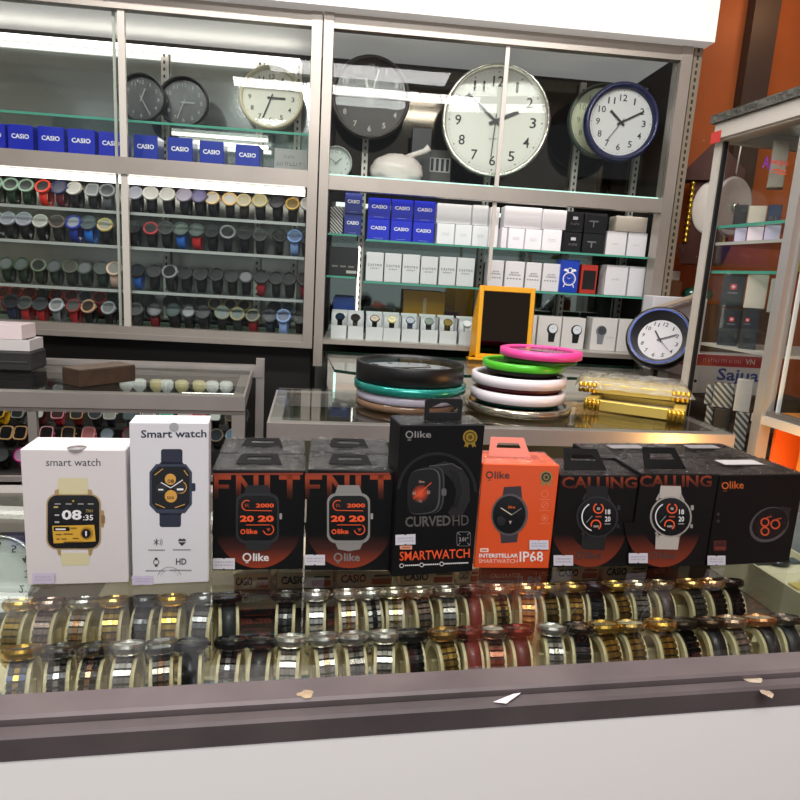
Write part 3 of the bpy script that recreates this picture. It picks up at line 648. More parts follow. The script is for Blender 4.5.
clock('wall_clock', 'cream wall clock with dark green rim partly behind the navy rimmed clock', 'clock', face_mat(p), .118, .03, M('3f4a40', .35), M('d3d2b4', .5), M('8a8a78', .5), hm=40, mm=120, rimw=.1)
p = onY(336, 167, CY+.15); p.y = CY+.17; p.z = 1.545+.0525
clock('table_clock_or_reflection', 'small pale clock at the corner of the upper clock shelf', 'clock', face_mat(p), .052, .025, M('b9c0bc', .3), M('dfe2de', .5), M('8a8e8c', .5), hm=50, mm=-60, rimw=.1)
p = onY(270, 96, CY+.2); p.y = CY+.25
clock('wall_clock', 'cream rimmed clock leaning on the high shelf above the blue cartons', 'clock', face_mat(p, 0, radians(-10)), .105, .03, M('d2c9ac', .35), M('e9e4d6', .5), NUM, hm=90, mm=200, rimw=.12)
p = onY(185, 100, CY+.2); p.y = CY+.2
clock('wall_clock', 'black clock on the high shelf over the blue cartons', 'clock', face_mat(Vector((p.x, p.y, 1.668+.0805)), 0, radians(-6)), .08, .03, BLACK, M('232528', .3), M('9a9c9e', .5), hm=90, mm=200, rimw=.12)
p = onY(146, 100, CY+.2)
clock('wall_clock', 'dark round clock beside the door stile on the high shelf', 'clock', face_mat(Vector((p.x, CY+.17, 1.668+.0755)), 0, radians(-6)), .075, .03, M('1b1d20', .3), M('35373a', .3), M('9a9c9e', .5), hm=20, mm=150, rimw=.12)

# white plastic bag
def blob(n, rx, ry, rz, seed, amp=.12, rough=3.):
    from mathutils import noise
    vs = []; nu, nv = n*2, n
    rings = []
    for i in range(nv+1):
        th = pi*i/nv; ring = []
        for j in range(nu):
            ph = 2*pi*j/nu; d = Vector((sin(th)*cos(ph), sin(th)*sin(ph), -cos(th)))
            k = 1+amp*noise.noise(d*rough+Vector((seed, 0, 0)))+amp*.5*noise.noise(d*rough*2.7+Vector((0, seed, 0)))
            z = max(d.z*k, -.72)
            ring.append((d.x*k*rx, d.y*k*ry, (z+.72)*rz))
        rings.append(ring)
    return rings
p = onY(396, 178, CY+.14)
T = thing('plastic_bag', 'tied white plastic bag sitting on the upper clock shelf', 'bag', (p.x, CY+.14, 1.546))
bagm = M('d9cfc8', .35, coat=.3)
mb = MB(); mb.loft(blob(16, .085, .06, .052, 3.1), bagm, smooth=True); mb.build('bag_body', T)
mb = MB(); mb.tube([(.03, -.01, .075), (.055, -.02, .09), (.085, -.025, .1), (.1, -.03, .112)], [.014, .008, .009, .012], bagm); mb.build('knot', T)
T, w, h = carton('picture_carton', 'dark carton with a row of small watch pictures behind the big clock', 'box', 428, 452, 150, CY+.24, 1.545, .03, M('4a4642', .4))
mb = MB(); mb.box((w*.05, -.0006, h*.45), (w*.95, -.0003, h*.8), M('b0aca8', .4))
for k in range(4): mb.box((w*(.12+.22*k), -.0009, h*.48), (w*(.24+.22*k), -.0006, h*.78), BLACK)
mb.build('front_print', T)
T, w, h = carton('dark_carton', 'tall black carton leaning behind the white plastic bag', 'box', 412, 432, 128, CY+.2, 1.545, .04, M('1f1d1e', .4))

# ============================================ middle counter and its clocks
MC = Matrix.Translation((-.145, 1.243, 0)) @ Matrix.Rotation(radians(3.4), 4, 'Z')
CT = thing('glass_counter', 'middle glass counter with metal frame carrying two stacks of round clocks', 'counter', mat=MC)
ML, MD, Z0, Z1 = 1.0, .355, .90, .955
mb = MB()
mb.box((-.006, -.004, .917), (ML, .024, .951), ALU2); mb.box((-.006, MD-.03, .917), (ML, MD, .951), ALU2)
mb.box((-.006, .024, .917), (.022, MD-.03, .951), ALU2); mb.box((ML-.03, .024, .917), (ML, MD-.03, .951), ALU2)
for x in (.0, ML-.032):
    for y in (.0, MD-.03): mb.box((x, y, 0), (x+.03, y+.028, .917), ALU2)
mb.box((.0, .002, .3), (ML, .02, .33), ALU2); mb.build('frame', CT)
mb = MB(); mb.box((.0, .002, .951), (ML-.004, MD-.004, .957), TOPGLASS); mb.build('glass_top', CT)
mb = MB(); mb.box((.03, .008, .33), (ML-.03, .012, .917), GLASS); mb.build('front_pane', CT)
mb = MB(); mb.box((.02, .02, .70), (ML-.02, MD-.02, .71), M('57503f', .5, noise=.3, nscale=10)); mb.build('shelf', CT)
mb = MB(); mb.box((.02, MD-.02, .33), (ML-.02, MD-.015, .917), M('5a5648', .5)); mb.build('back_panel', CT)
mb = MB(); mb.box((.02, .03, 0), (ML-.02, MD-.03, .33), M('4a443e', .6)); mb.build('plinth', CT)
TOPZ = .9575
def lying(label, px, py, z, r, h, rim, face, group, tilt=0., name='wall_clock', glassy=True, rimw=.1, off=None, base=0., bm=None):
    p = off or onZ(px, py, z)
    T = thing(name, label, 'clock', (p[0], p[1], z+.0004), group=group)
    T.rotation_euler = (radians(tilt), 0, radians(random.uniform(0, 360)) if not tilt else 0)
    if base:
        mb = MB(); mb.lathe([(0, 0), (r*.88, 0), (r*.9, base*1.02), (0, base*1.02)], bm or BLACK, 40); mb.build('back_case', T)
    BX = Matrix.Translation((0, 0, base))
    mb = MB(); mb.X = BX; ri = r*(1-rimw)
    mb.lathe([(ri, h*.55), (ri, h*.97), (r*(1-rimw*.3), h), (r, h*.93), (r, h*.06), (r*.97, 0), (0, 0)], rim, 64); mb.build('rim', T)
    mb = MB(); mb.X = BX; mb.disc(ri*1.01, h*.55, face, 48); dl_ = mb.build('dial', T)
    mb = MB()
    for k in range(12):
        a = pi*k/6; q = Matrix.Rotation(a, 4, 'Z'); mb.X = BX @ q; mb.box((-r*.012, ri*.74, h*.56), (r*.012, ri*.88, h*.59), M('3a3a3e', .5))
    mb.build('hour_marks', dl_)
    for nm, an, L in (('hour_hand', 30, .45), ('minute_hand', 200, .7)):
        mb = MB(); mb.X = BX @ Matrix.Rotation(radians(an), 4, 'Z'); mb.box((-r*.02, -r*.1, h*.62), (r*.02, r*L, h*.66), BLACK); mb.build(nm, dl_)
    mb = MB(); mb.X = BX; mb.disc(ri*1.005, h*.88, TOPGLASS, 48); mb.build('lens', T)
    return T
g1 = 'round clocks stacked on the middle counter'
DIAL = M('dcd8d6', .5)
CL = (.142, 1.452); CR = (.405, 1.45)
lying('clear rimmed brown clock at the bottom of the stack under the black clock', 0, 0, TOPZ, .118, .016, M('8a6a52', .2, coat=.6), M('6a4a38', .4), g1, off=CL)
lying('white clock with pink underside beneath the teal clock', 0, 0, TOPZ+.017, .121, .02, M('d9d4e6', .3, coat=.4), M('9c3a5a', .5), g1, off=(.146, 1.452))
mb = MB()
lying('teal rimmed clock directly under the thick black clock', 0, 0, TOPZ+.038, .129, .019, M('1a8f84', .25, .5, coat=.6), DIAL, g1, off=(.148, 1.452))
lying('thick glossy black rimmed clock on top of its stack', 0, 0, TOPZ+.058, .124, .043, M('0f0f11', .38), M('c9cdd4', .4), g1, off=(.146, 1.452), rimw=.06)
lying('silver rimmed clock at the bottom of the stack with pink on top', 0, 0, TOPZ, .122, .018, M('cfc4b0', .15, .9), M('1f5a50', .4), g1, off=CR)
lying('lower white rimmed clock above the silver one', 0, 0, TOPZ+.0185, .109, .024, M('efe6ec', .35, coat=.3), M('5a1e22', .4), g1, off=(CR[0]-.004, CR[1]), base=.008, bm=M('1c5a52', .4))
lying('upper white rimmed clock under the green clock', 0, 0, TOPZ+.0510, .109, .024, M('f2e9f0', .35, coat=.3), M('5a4a48', .3), g1, off=(CR[0]-.004, CR[1]), base=.011, bm=M('5a161c', .4))
lying('bright green rimmed clock under the pink one', 0, 0, TOPZ+.0865, .094, .018, M('4fc026', .35, coat=.3), M('3f8a2a', .3), g1, off=(CR[0]+.006, CR[1]+.01), base=.010, bm=M('3a3436', .4))
lying('hot pink rimmed clock on top of the stack', 0, 0, TOPZ+.1150, .094, .019, M('f0489e', .4, coat=.2), M('d8b8c8', .3), g1, off=(CR[0]+.043, CR[1]+.0), rimw=.2, base=.011, bm=M('2f6a22', .4))
# gold clocks lying flat
GOLD = M('e0b548', .2, .85); GOLDP = M('e6c868', .35, .45)
def goldclock(label, BLp, BRp, z, dep, ht, tilt=0., wrap=False):
    a = onZ(*BLp, z); b = onZ(*BRp, z); yaw = math.atan2(b.y-a.y, b.x-a.x); W = (b-a).length
    T = thing('gold_wall_clock', label, 'clock', (a.x, a.y, z+.0006), yaw, 'gold clocks lying on the middle counter'); T.rotation_euler = (radians(tilt), 0, yaw)
    mb = MB(); fw = W*.12
    for lo, hi in (((0, 0, 0), (W, fw*.6, ht)), ((0, dep-fw*.6, 0), (W, dep, ht)), ((0, fw*.6, 0), (fw, dep-fw*.6, ht)), ((W-fw, fw*.6, 0), (W, dep-fw*.6, ht))): mb.box(lo, hi, GOLDP, .002)
    mb.build('frame', T)
    for sx in (0, 1):
        mb = MB()
        for k in range(4):
            x = (k+.5)*W*.042; x = x if not sx else W-x
            mb.X = Matrix.Translation((x, -.001, ht*.5)); mb.lathe([(0, -ht*.55), (W*.018, -ht*.5), (W*.022, 0), (W*.018, ht*.5), (0, ht*.55)], GOLD, 12)
        mb.build('fluted_corner', T)
    mb = MB(); mb.box((fw, fw*.6, ht*.25), (W-fw, dep-fw*.6, ht*.45), M('d8d3c4', .4)); mb.build('dial', T)
    if wrap:
        mb = MB(); rings = []
        from mathutils import noise
        N1, N2 = 26, 20
        for i in range(N1+1):
            ring = []
            for j in range(N2+1):
                x = -.01+(W+.02)*i/N1; y = -.008+(dep+.016)*j/N2
                e = min(i, N1-i, j, N2-j); zt = ht*1.35+.004 if e > 1 else (ht*.9 if e == 1 else ht*.45)
                ring.append((x, y, zt+.006*noise.noise(Vector((x*60, y*60, 1)))))
            rings.append(ring)
        mb.loft(rings, glass_mat('clear_bag', 'f2f0ea', 1.6, .06, haze=.28, hazecol='e6e0c8', bump=.6), closed=False, smooth=True); mb.build('plastic_wrap', T)
    return T
goldclock('gold rectangular clock lying bare on the counter with fluted corners', (583, 409), (684, 423), TOPZ, .14, .026)
goldclock('gold rectangular clock in crinkled plastic on top of the bare gold one', (578, 391), (690, 403), TOPZ+.033, .15, .024, 0., True)
# oval looking clock leaning on the ledge
p = onZ(662, 372, 1.0); n = Vector((-.50, -.78, .38)).normalized()
rr = .096
yv = -n; xv = Vector((-yv.y, yv.x, 0)).normalized(); xv = -xv if xv.x < 0 else xv; zv = xv.cross(yv)
if zv.z < 0: zv = -zv; xv = yv.cross(zv)
c = onY(660, 341, 1.87)
R4 = Matrix(((xv.x, yv.x, zv.x, c.x), (xv.y, yv.y, zv.y, c.y), (xv.z, yv.z, zv.z, c.z), (0, 0, 0, 1))) @ Matrix.Rotation(radians(12), 4, 'Y')
T = clock('wall_clock', 'navy and black wall clock leaning back on the glass ledge', 'clock', R4, rr, .05, M('15171f', .3, coat=.3), M('e2dfe2', .5), NUM, hm=-45, mm=55, sec=125, inner=M('121318', .35), rimw=.16, recess=.95, numr=.8, numsize=.2, ticks=False, handm=BLACK)
mb = MB(); mb.X = Matrix.Rotation(pi/2, 4, 'X'); mb.lathe([(rr*.88, .049), (rr*.87, .0505), (rr*.845, .0505), (rr*.835, .048)], M('5a70d8', .3), 48); mb.build('blue_ring', T)
mb = MB(); mb.X = Matrix.Translation((rr*.0, .0, 0)); mb.box((-.012, -.03, -rr-.004), (.012, .03, -rr+.004), M('9a9a9e', .3)); mb.build('foot', T)
# yellow standing mirror
a = onZ(474, 361, 1.0); a = Vector((onY(475, 357, 1.965).x, 1.965, 1.0003))
T = thing('table_mirror', 'yellow framed standing mirror on the glass ledge', 'mirror', a, radians(-6)); T.rotation_euler = (radians(-5), 0, radians(-6))
YEL = M('eda70a', .4, coat=.2); W, H = .172, .236
mb = MB(); f = .014
for lo, hi in (((0, 0, .012), (f, .012, H)), ((W-f, 0, .012), (W, .012, H)), ((f, 0, H-f*1.2), (W-f, .012, H)), ((f, 0, .012), (W-f, .012, .012+f))): mb.box(lo, hi, YEL, .0015)
mb.build('frame', T)
mb = MB(); mb.box((f, .005, .02), (W-f, .008, H-f), M('3d332b', .03, 1.)); mb.build('mirror_pane', T)
mb = MB(); mb.add([(0, .012, .02), (0, .012, H), (-.012, .05, H*.55), (-.014, .06, .012)], [(0, 1, 2, 3)], YEL); mb.add([(W, .012, .02), (W, .012, H), (W+.01, .05, H*.55), (W+.01, .06, .012)], [(3, 2, 1, 0)], YEL); mb.box((0, .012, .012), (W, .016, H), YEL); mb.build('hinged_stand', T)
mb = MB(); mb.box((-.022, -.015, .004), (W+.004, .07, .012), YEL, .002); mb.build('foot', T)

# ============================================ left counter of smartwatches
LC = Matrix.Translation((-.232, 1.487, 0)) @ Matrix.Rotation(radians(6), 4, 'Z')   # right front corner
LCI = LC.inverted()
CT = thing('glass_counter', 'metal framed glass counter full of colourful square smartwatches', 'counter', mat=LC)
LL, LD = -1.6, .43
mb = MB()
mb.box((LL, -.004, .918), (.0, .026, .952), ALU2); mb.box((LL, .0, .908), (0, .02, .918), ALU2)
mb.box((LL, LD-.03, .93), (.03, LD, .965), ALU2); mb.box((-.028, .026, .918), (.0, LD-.03, .952), ALU2)
mb.box((-.03, 0, 0), (0, .026, .91), ALU2); mb.box((.01, LD-.028, 0), (.034, LD, .985), ALU2)
for px in (32,):
    x = (LCI @ onP(px, 420, LC @ Vector((0, 0, .9)), (LC.to_3x3() @ Vector((0, -1, 0))))).x
    mb.box((x-.009, 0, .4), (x+.009, .014, .91), ALU2)
mb.box((LL, .0, .745), (-.03, .012, .757), ALU2); mb.box((LL, .0, .4), (0, .02, .43), ALU2)
mb.build('frame', CT)
mb = MB(); mb.box((LL, .002, .952), (-.004, LD-.004, .9575), TOPGLASS); mb.build('glass_top', CT)
mb = MB(); mb.box((LL, .016, .43), (-.03, .019, .908), GLASS); mb.build('front_pane', CT)
mb = MB(); mb.box((LL, .026, .745), (-.03, LD-.03, .755), M('3a3632', .5)); mb.build('shelf', CT)
mb = MB(); mb.box((LL, .026, .655), (-.03, LD-.1, .663), M('b9bdbb', .3)); mb.build('shelf', CT)
mb = MB(); mb.box((LL, LD-.035, .40), (-.02, LD-.03, .93), M('33302d', .5)); mb.build('back_panel', CT)
mb = MB(); mb.box((LL, .02, 0), (-.02, LD-.03, .42), M('7f8a8a', .4)); mb.build('plinth', CT)
mb = MB(); mb.box((-.17, .20, .912), (-.035, .21, .918), LED); mb.build('light_tube', CT)
tiers = [(.035, .10, .7555), (.10, .17, .79), (.17, .24, .826)]
for i, (y0, y1, zt) in enumerate(tiers):
    mb = MB(); mb.box((LL, y0, .7552), (-.034, y1-.001, zt), M('221f20', .55)); o = mb.build('display_step'); o.matrix_world = LC
    tag(o, '%s dark step under a row of smartwatches in the metal counter' % ('lowest', 'middle', 'highest')[i], 'display step', 'dark display steps')
def at_local(px, py, Mw, y):
    return Mw.inverted() @ onP(px, py, Mw @ Vector((0, y, 0)), Mw.to_3x3() @ Vector((0, -1, 0)))
sw = watch('smartwatch', 'temp smart label', 'smartwatch', 'smartwatches in rows in the metal counter', shape='sq', r=.0185, h=.009, a=.018, b=.021, w=.019, phi=42, psi=30, mats=(SM('202020'), SM('303030'), SM('101010'), SM('101010')), N=18, nn=28)
swr = watch('smartwatch', 'temp round smart label', 'smartwatch', 'smartwatches in rows in the metal counter', shape='round', r=.019, h=.009, a=.018, b=.021, w=.019, phi=42, psi=30, mats=(SM('202020'), SM('303030'), SM('101010'), SM('101010')), N=18, nn=24)
GC = 'c9a070'
L = [
 (2, -8, 427, 'black square strap dark', (GC, '17171a', '2a2420'), 0), 
 (2, 10, 426, 'gold cased black square', (GC, '15161a', '1e1c1e'), 0), (2, 24, 426, 'gold cased dark brown square', (GC, '17161a', '3a2a26'), 0), (2, 49, 427, 'hot pink square', ('e8a0a8', '1a1416', 'f0208c'), 0), (2, 70, 427, 'gold cased brick red square', (GC, '1c1616', 'a84838'), 0), (2, 91, 429, 'pale pink square', ('f2a8ac', 'e88f94', 'e86a7e'), 0), (2, 109, 431, 'black round multicolour', ('1c1e24', '9fb0c0', '16161a'), 1), (2, 131, 431, 'crimson round', ('9a2838', '5a5656', 'a82040'), 1), (2, 150, 430, 'black half hidden round', ('2a2a2c', '3a3a3e', '161618'), 1), (2, 170, 430, 'dark half hidden square', ('3a3430', '222022', '1c1c1e'), 0), (2, 190, 430, 'brown half hidden square', ('7a5a3a', '222022', '4a3020'), 0), (2, 218, 433, 'bronze round', ('8a7a66', '2a3440', '2a2a30'), 1), (2, 234, 430, 'steel blue round', ('b9c0c4', '6f9ac0', '3a3a40'), 1),
 (3, 3, 412, 'yellow square', ('c9a040', '1a1a1c', 'e0a818'), 0), (3, 22, 415, 'grey square', ('8a8a88', '2a2c2c', '55585a'), 0), (3, 41, 412, 'dark red banded', ('2a2224', 'd8d8d4', '5a1e22'), 0), (3, 60, 415, 'pink rimmed red square', ('e8909a', '3a1a1e', 'c83a48'), 0), (3, 79, 416, 'gold cased terracotta square', (GC, '1f1a1a', 'a03a2e'), 0), (3, 98, 419, 'silver ringed round', ('b9b9b6', '4a4e50', '3a3a3c'), 1), (3, 112, 415, 'white dialled square', ('e0e0de', 'd8d4cc', '2a2c44'), 0), (3, 131, 413, 'grey blue square', ('5a6a72', '6f8088', '4a5a62'), 0), (3, 151, 416, 'pale grey square', ('c8bcb8', 'b0a8a6', '9a908e'), 0), (3, 167, 416, 'turquoise square', ('6fd0bc', '4fae9c', '4aa894'), 0), (3, 185, 415, 'pale rose square', ('e0b8bc', 'c8c0c0', 'c87a80'), 0), (3, 199, 415, 'scarlet square', ('d83a30', 'a82a26', 'd82a24'), 0), (3, 216, 418, 'black and white square', ('2a2c2e', 'd8dcd8', '1c1c20'), 0), (3, 232, 417, 'dark gold square', ('6a5a30', '2a2820', '4a4020'), 0), (3, 244, 418, 'charcoal square at the end', ('4a4a4a', '222222', '2a2a2a'), 0),
 (1, 4, 443, 'black chrome rimmed round', ('2a2b2e', '5a5e60', '121214'), 1), (1, 25, 443, 'magenta rimmed round', ('e0289a', 'f0c0e0', 'e0289a'), 1),
]
ysw = {1: .066, 2: .133, 3: .203}; fs_ = [True, True]
for (tr, px, py, d, c, rd) in L:
    y = ysw[tr]; q = at_local(px, py, LC, y); zb = tiers[tr-1][2]
    # the head sits about 4.5 cm above the foot: choose the distance so that it does
    lab = '%s smartwatch on the %s step of the metal counter' % (d, ('lowest', 'middle', 'highest')[tr-1])
    b = swr if rd else sw
    w_ = LC @ Vector((q.x, y, zb+.0008))
    if fs_[rd]: o = b; fs_[rd] = False; o['label'] = lab; LABELS.setdefault(lab, []).append(1); o.location = w_; o.rotation_euler = (0, 0, radians(6)); dress(o, wm(*c))
    else: o = clone(b, lab, w_, radians(6)+random.uniform(-.2, .05), wm(*c))
    o.scale = (.92,)*3
# cream neck stands seen through the counter top
for i, (px, py) in enumerate(((128, 380), (141, 380), (158, 378), (168, 379), (183, 379), (200, 379), (213, 380), (227, 379))):
    q = at_local(px, py, LC, .33); zb = .93
    c = 'd8cf9a' if i in (2, 4, 5) else 'e6ece8'
    T = thing('display_stand', '%s watch stand beneath the metal counter top, %s in its row' % ('cream' if i in (2, 4, 5) else 'pale', ORD[i]), 'stand', LC @ Vector((q.x, .31, .7562)), radians(6), 'pale stands beneath the metal counter top')
    mb = MB(); mb.lathe([(0, 0), (.014, 0), (.012, .006), (.004, .012), (.004, .14), (0, .14)], CLEARP, 12); mb.build('stem', T)
    mb = MB(); mb.X = Matrix.Translation((0, 0, .14)); mb.lathe([(0, 0), (.006, .0), (.017, .014), (.018, .03), (.012, .036), (0, .034)], M(c, .35, emit=.3), 14); mb.build('stand_head', T)  # heads glow a little: tube light put into their colour
# wooden block and trays
a = onZ(80, 388, .9578); b = onZ(136, 381, .9578); yaw = math.atan2(b.y-a.y, b.x-a.x); W = (b-a).length
T = thing('wooden_block', 'dark brown wooden block lying on the metal framed counter', 'block', (a.x, a.y, .9579), yaw)
mb = MB(); mb.box((0, 0, 0), (W, .068, .04), M('45301f', .6, noise=.45, nscale=40), .002); mb.build('block_body', T)
mb = MB(); mb.box((.001, .001, .0402), (W-.001, .067, .0406), M('6a5a4e', .5, noise=.3, nscale=40)); mb.build('pale_top_face', T)  # top face in a paler brown than the sides
def tray(label, px1, pybot, py_top, Y, zb, m, fill=None):
    x1 = onY(px1, pybot, Y).x
    T = thing('display_tray', label, 'tray', (x1, Y, zb), radians(4), 'trays stacked at the end of the metal counter')
    h = onY(px1, py_top, Y).z-onY(px1, pybot, Y).z; W = .34; t = .006
    mb = MB(); mb.box((-W, 0, 0), (0, .085, .004), m); mb.box((-W, 0, .004), (0, t, h), m); mb.box((-W, .085-t, .004), (0, .085, h), m); mb.box((-t, t, .004), (0, .085-t, h), m); mb.box((-W, t, .004), (-W+t, .085-t, h), m); mb.build('tray_body', T)
    if fill: mb = MB(); mb.box((-W+t, t, .004), (-t, .085-t, h*.75), fill); mb.build('lining', T)
    return zb+h
z0 = .9665
zb = onY(40, 352, 1.66).z
T = thing('display_tray', 'black tray stack base under the two white trays', 'tray', (onY(33, 380, 1.66).x, 1.655, .9582), radians(4), 'trays stacked at the end of the metal counter')
mb = MB(); mb.box((-.36, 0, 0), (0, .1, zb-.959), M('2b2a2b', .5), .004); mb.build('tray_body', T)
mb = MB(); mb.box((-.35, -.002, (zb-.959)*.45), (-.01, .0, (zb-.959)*.5), M('4a4848', .5)); mb.build('rim_line', T)
zt = tray('lower white tray of the stack beside the wooden block', 30, 352, 341, 1.66, zb+.0005, M('d5d0cf', .4))
tray('upper pinkish white tray with dark red lining', 22, 340, 326, 1.66, zt+.001, M('e9d9da', .4), M('5a2428', .6, noise=.6, nscale=60))

# ============================================== right hand display cabinet
RA = radians(-6.25+90)      # local x runs away from the viewer along the glazed face, local y points away to the right... see below
RD = Vector((sin(radians(-7)), cos(radians(7)), 0)); RN = Vector((cos(radians(7)), sin(radians(7)), 0))
R0 = Vector((.899, 1.283, 0))     # near stile on the face line
RM = Matrix(((RD.x, RN.x, 0, R0.x), (RD.y, RN.y, 0, R0.y), (0, 0, 1, 0), (0, 0, 0, 1)))   # x: away, y: into the cabinet
def onR(px, py, y=0.): return RM.inverted() @ onP(px, py, RM @ Vector((0, y, 0)), RN)
RC = thing('corner_display_cabinet', 'tall pale framed glass cabinet with sliding panes near the orange wall', 'cabinet', mat=RM)
zt = onR(738, 138).z; FX = .263
zb = onR(746, 405).z; zb2 = onR(746, 416).z
mb = MB()
mb.box((FX-.004, -.008, 0), (FX+.02, .012, zt), ALUW)
mb.box((-.345, -.014, zt), (FX+.02, .03, zt+.042), ALUW); mb.box((-.345, -.02, zt+.005), (FX+.02, -.013, zt+.014), ALUW)
mb.box((-.345, -.012, zb2-.004), (.02, .02, zb-.010), ALUW); mb.box((-.345, -.004, zb-.010), (.02, .02, zb), M('8a847c', .35, .5))
mb.box((-.345, .44, 0), (FX+.02, .45, zt+.04), M('8c8a86', .5)); mb.box((FX, .03, zt), (FX+.02, .44, zt+.04), ALUW); mb.box((FX-.01, .42, 0), (FX+.02, .45, zt), ALUW)
mb.box((-.345, .03, zt+.03), (FX, .44, zt+.035), M('cfcac4', .5))
mb.build('frame', RC)
mb = MB(); mb.box((-.012, -.016, 0.), (.012, .012, zt), M('c5c1bc', .3, .6)); mb.build('sliding_stile', RC)
mb = MB(); mb.box((FX-.0105, -.004, .75), (FX-.0045, .006, zt), BLACK); mb.build('seal', RC)
mb = MB(); mb.box((-.01, .004, .72), (FX-.011, .008, zt), GLASS); mb.build('sliding_pane', RC)
mb = MB(); mb.box((-.345, .012, zb), (-.02, .016, zt), GLASS); mb.box((-.024, .01, zb), (-.02, .018, zt), M('dfe6e6', .15)); mb.build('sliding_pane', RC)
mb = MB(); mb.box((FX+.002, .03, .3), (FX+.006, .42, zt), GLASS); mb.build('end_pane', RC)
def shelfR(px, py, name='shelf', x1=FX-.004, m=SHELFGLASS, e=GEDGE, y=.016, x0=.0):
    z = onR(px, py, y).z
    mb = MB(); mb.box((x0, y, z-.006), (x1, .43, z), m); mb.box((x0, y-.001, z-.0065), (x1, y, z+.0005), e); mb.build(name, RC); return z
s1 = shelfR(752, 223); s2 = shelfR(748, 241, e=ALUW); s3 = shelfR(742, 271); s4 = shelfR(735, 348, e=ALUW, m=M('cfcac4', .4))
for zz in (s2, s4): 
    mb = MB(); mb.box((-.335, .05, zz-.006), (-.03, .43, zz), SHELFGLASS); mb.build('shelf', RC)
s5 = zb-.02
mb = MB(); mb.box((-.335, .021, zb-.0085), (-.02, .43, zb-.0005), M('d8873f', .4)); mb.build('shelf', RC)
mb = MB(); mb.tube([RM.inverted() @ onR(0, 0) if False else Vector((-.14, -.001, zb+.13)), Vector((-.14, -.012, zb+.11)), Vector((-.13, -.016, zb+.03)), Vector((-.135, -.012, zb+.0))], .004, CHROME); mb.build('handle', RC)
mb = MB(); mb.X = Matrix.Translation((0, -.0005, 0)) @ Matrix.Rotation(pi/2, 4, 'Z')
def signR(mb, t, x0, y0, x1, y1, m, b=.02):
    vs, fs = text_data(t, b, .3)
    P = []
    for u, v in vs:
        q = onR(x0+(x1-x0)*u, y1+(y0-y1)*v+2*u, .003); P.append((q.x, .003, q.z))
    mb.X = Matrix.Identity(4); mb.add(P, fs, m)
signR(mb, 'Al', 762, 155, 772, 168, M('7a2a9a', .4)); signR(mb, 'ways', 771, 159.5, 789, 166, M('c8402c', .4)); [signR(mb, '~', 772, 168+k*3, 787, 170.5+k*3, M('d05030', .4)) for k in (0, 1)]; mb.build('sticker_lettering', RC)
mb = MB(); q = onR(730, 132); mb.box((FX-.014, -.0215, zt-.004), (FX+.02, -.0205, zt+.022), M('c83a34', .5)); mb.build('red_tape', RC)
mb = MB(); mb.box((-.345, -.022, zt+.043), (FX+.03, .46, zt+.062), M('57564f', .6, noise=.4, nscale=20, bump=.5)); o = mb.build('cover_board'); o.matrix_world = RM
tag(o, 'grey crumpled board lying along the top of the pale framed cabinet', 'board')
# boxes inside; each front is turned to the viewer
YC = -RD
def boxR(name, label, x0, x1, y0, y1, lx, zbase, m, dep=.07, group=None, zmax=9.):
    """front in the plane local x = lx (facing the viewer)"""
    d = ray((x0+x1)/2, (y0+y1)/2); n = Vector((d.x, d.y, 0)).normalized(); r3 = Vector((n.y, -n.x, 0))
    while True:
        Q = onP((x0+x1)/2, (y0+y1)/2, RM @ Vector((lx, 0, 0)), RD); A = onP(x0, (y0+y1)/2, Q, n); B = onP(x1, (y0+y1)/2, Q, n)
        if (RM.inverted() @ A).y > .014 or lx > .215: break
        lx += .005
    dep = max(.008, min(dep, (FX-.008-max((RM.inverted() @ A).x, (RM.inverted() @ B).x))/.78)); t = min(onP((x0+x1)/2, y0, Q, n).z, zmax)
    R3 = Matrix.Translation(Vector((A.x, A.y, zbase+.0006))) @ Matrix.Rotation(math.atan2(r3.y, r3.x), 4, 'Z')
    T = thing(name, label, 'box', mat=R3, group=group)
    W, H = (B-A).length-.001, t-zbase
    mb = MB(); mb.box((0, 0, 0), (W, dep, H), m, .001); mb.build('carton_body', T)
    return T, W, H
NAVY = M('1f2b4e', .35, coat=.3); TAN = M('cbbfae', .45); LAV = M('cdc3da', .4, emit=.1)
boxR('dark_carton', 'black carton on the glass shelf behind the round white dial', 734, 748, 205, 222, .05, s1, BLACK, group='cartons in the pale cabinet')
boxR('tan_carton', 'tan carton on the glass shelf between a black and a navy one', 748.5, 767, 206, 222, .05, s1, TAN, group='cartons in the pale cabinet')
T, w, h = boxR('navy_carton', 'navy carton with small gold letters on the glass shelf', 767.5, 782, 205, 222, .05, s1, NAVY, group='cartons in the pale cabinet')
mb = MB(); strokes(mb, w*.2, h*.1, w*.7, h*.3, -.0006, M('a08a4a', .4)); mb.build('front_print', T)
boxR('beige_panel_carton', 'tall plain beige carton standing above the navy one', 769, 786, 140, 204, .12, s1+.075, M('a49a8c', .5), .04)
for i, (a, b, m_) in enumerate(((735, 747, LAV), (747.5, 764, M('f0dde4', .4, emit=.15)), (764.5, 781, LAV))):  # cards glow slightly, standing for a bright reflection along the shelf
    boxR('lavender_carton', ['lavender carton', 'pale pink carton', 'pale violet carton'][i]+' with painted glow on the second glass shelf of the pale cabinet', a, b, 225.5, 240, .05, s2, m_, .06, 'pale cartons on the second shelf', zmax=s1-.008)
q = onR(757, 266, .2)
o = MB(); o.loft(blob(10, .03, .025, .03, 8.2, .3), M('e6c83a', .4), smooth=True); o = o.build('yellow_pouch'); o.location = RM @ Vector((.12, .16, s3+.001)); tag(o, 'small crumpled yellow pouch on the third shelf of the pale cabinet', 'pouch')
CHAR = M('2b2d31', .4); REDM = M('c23a44', .4)
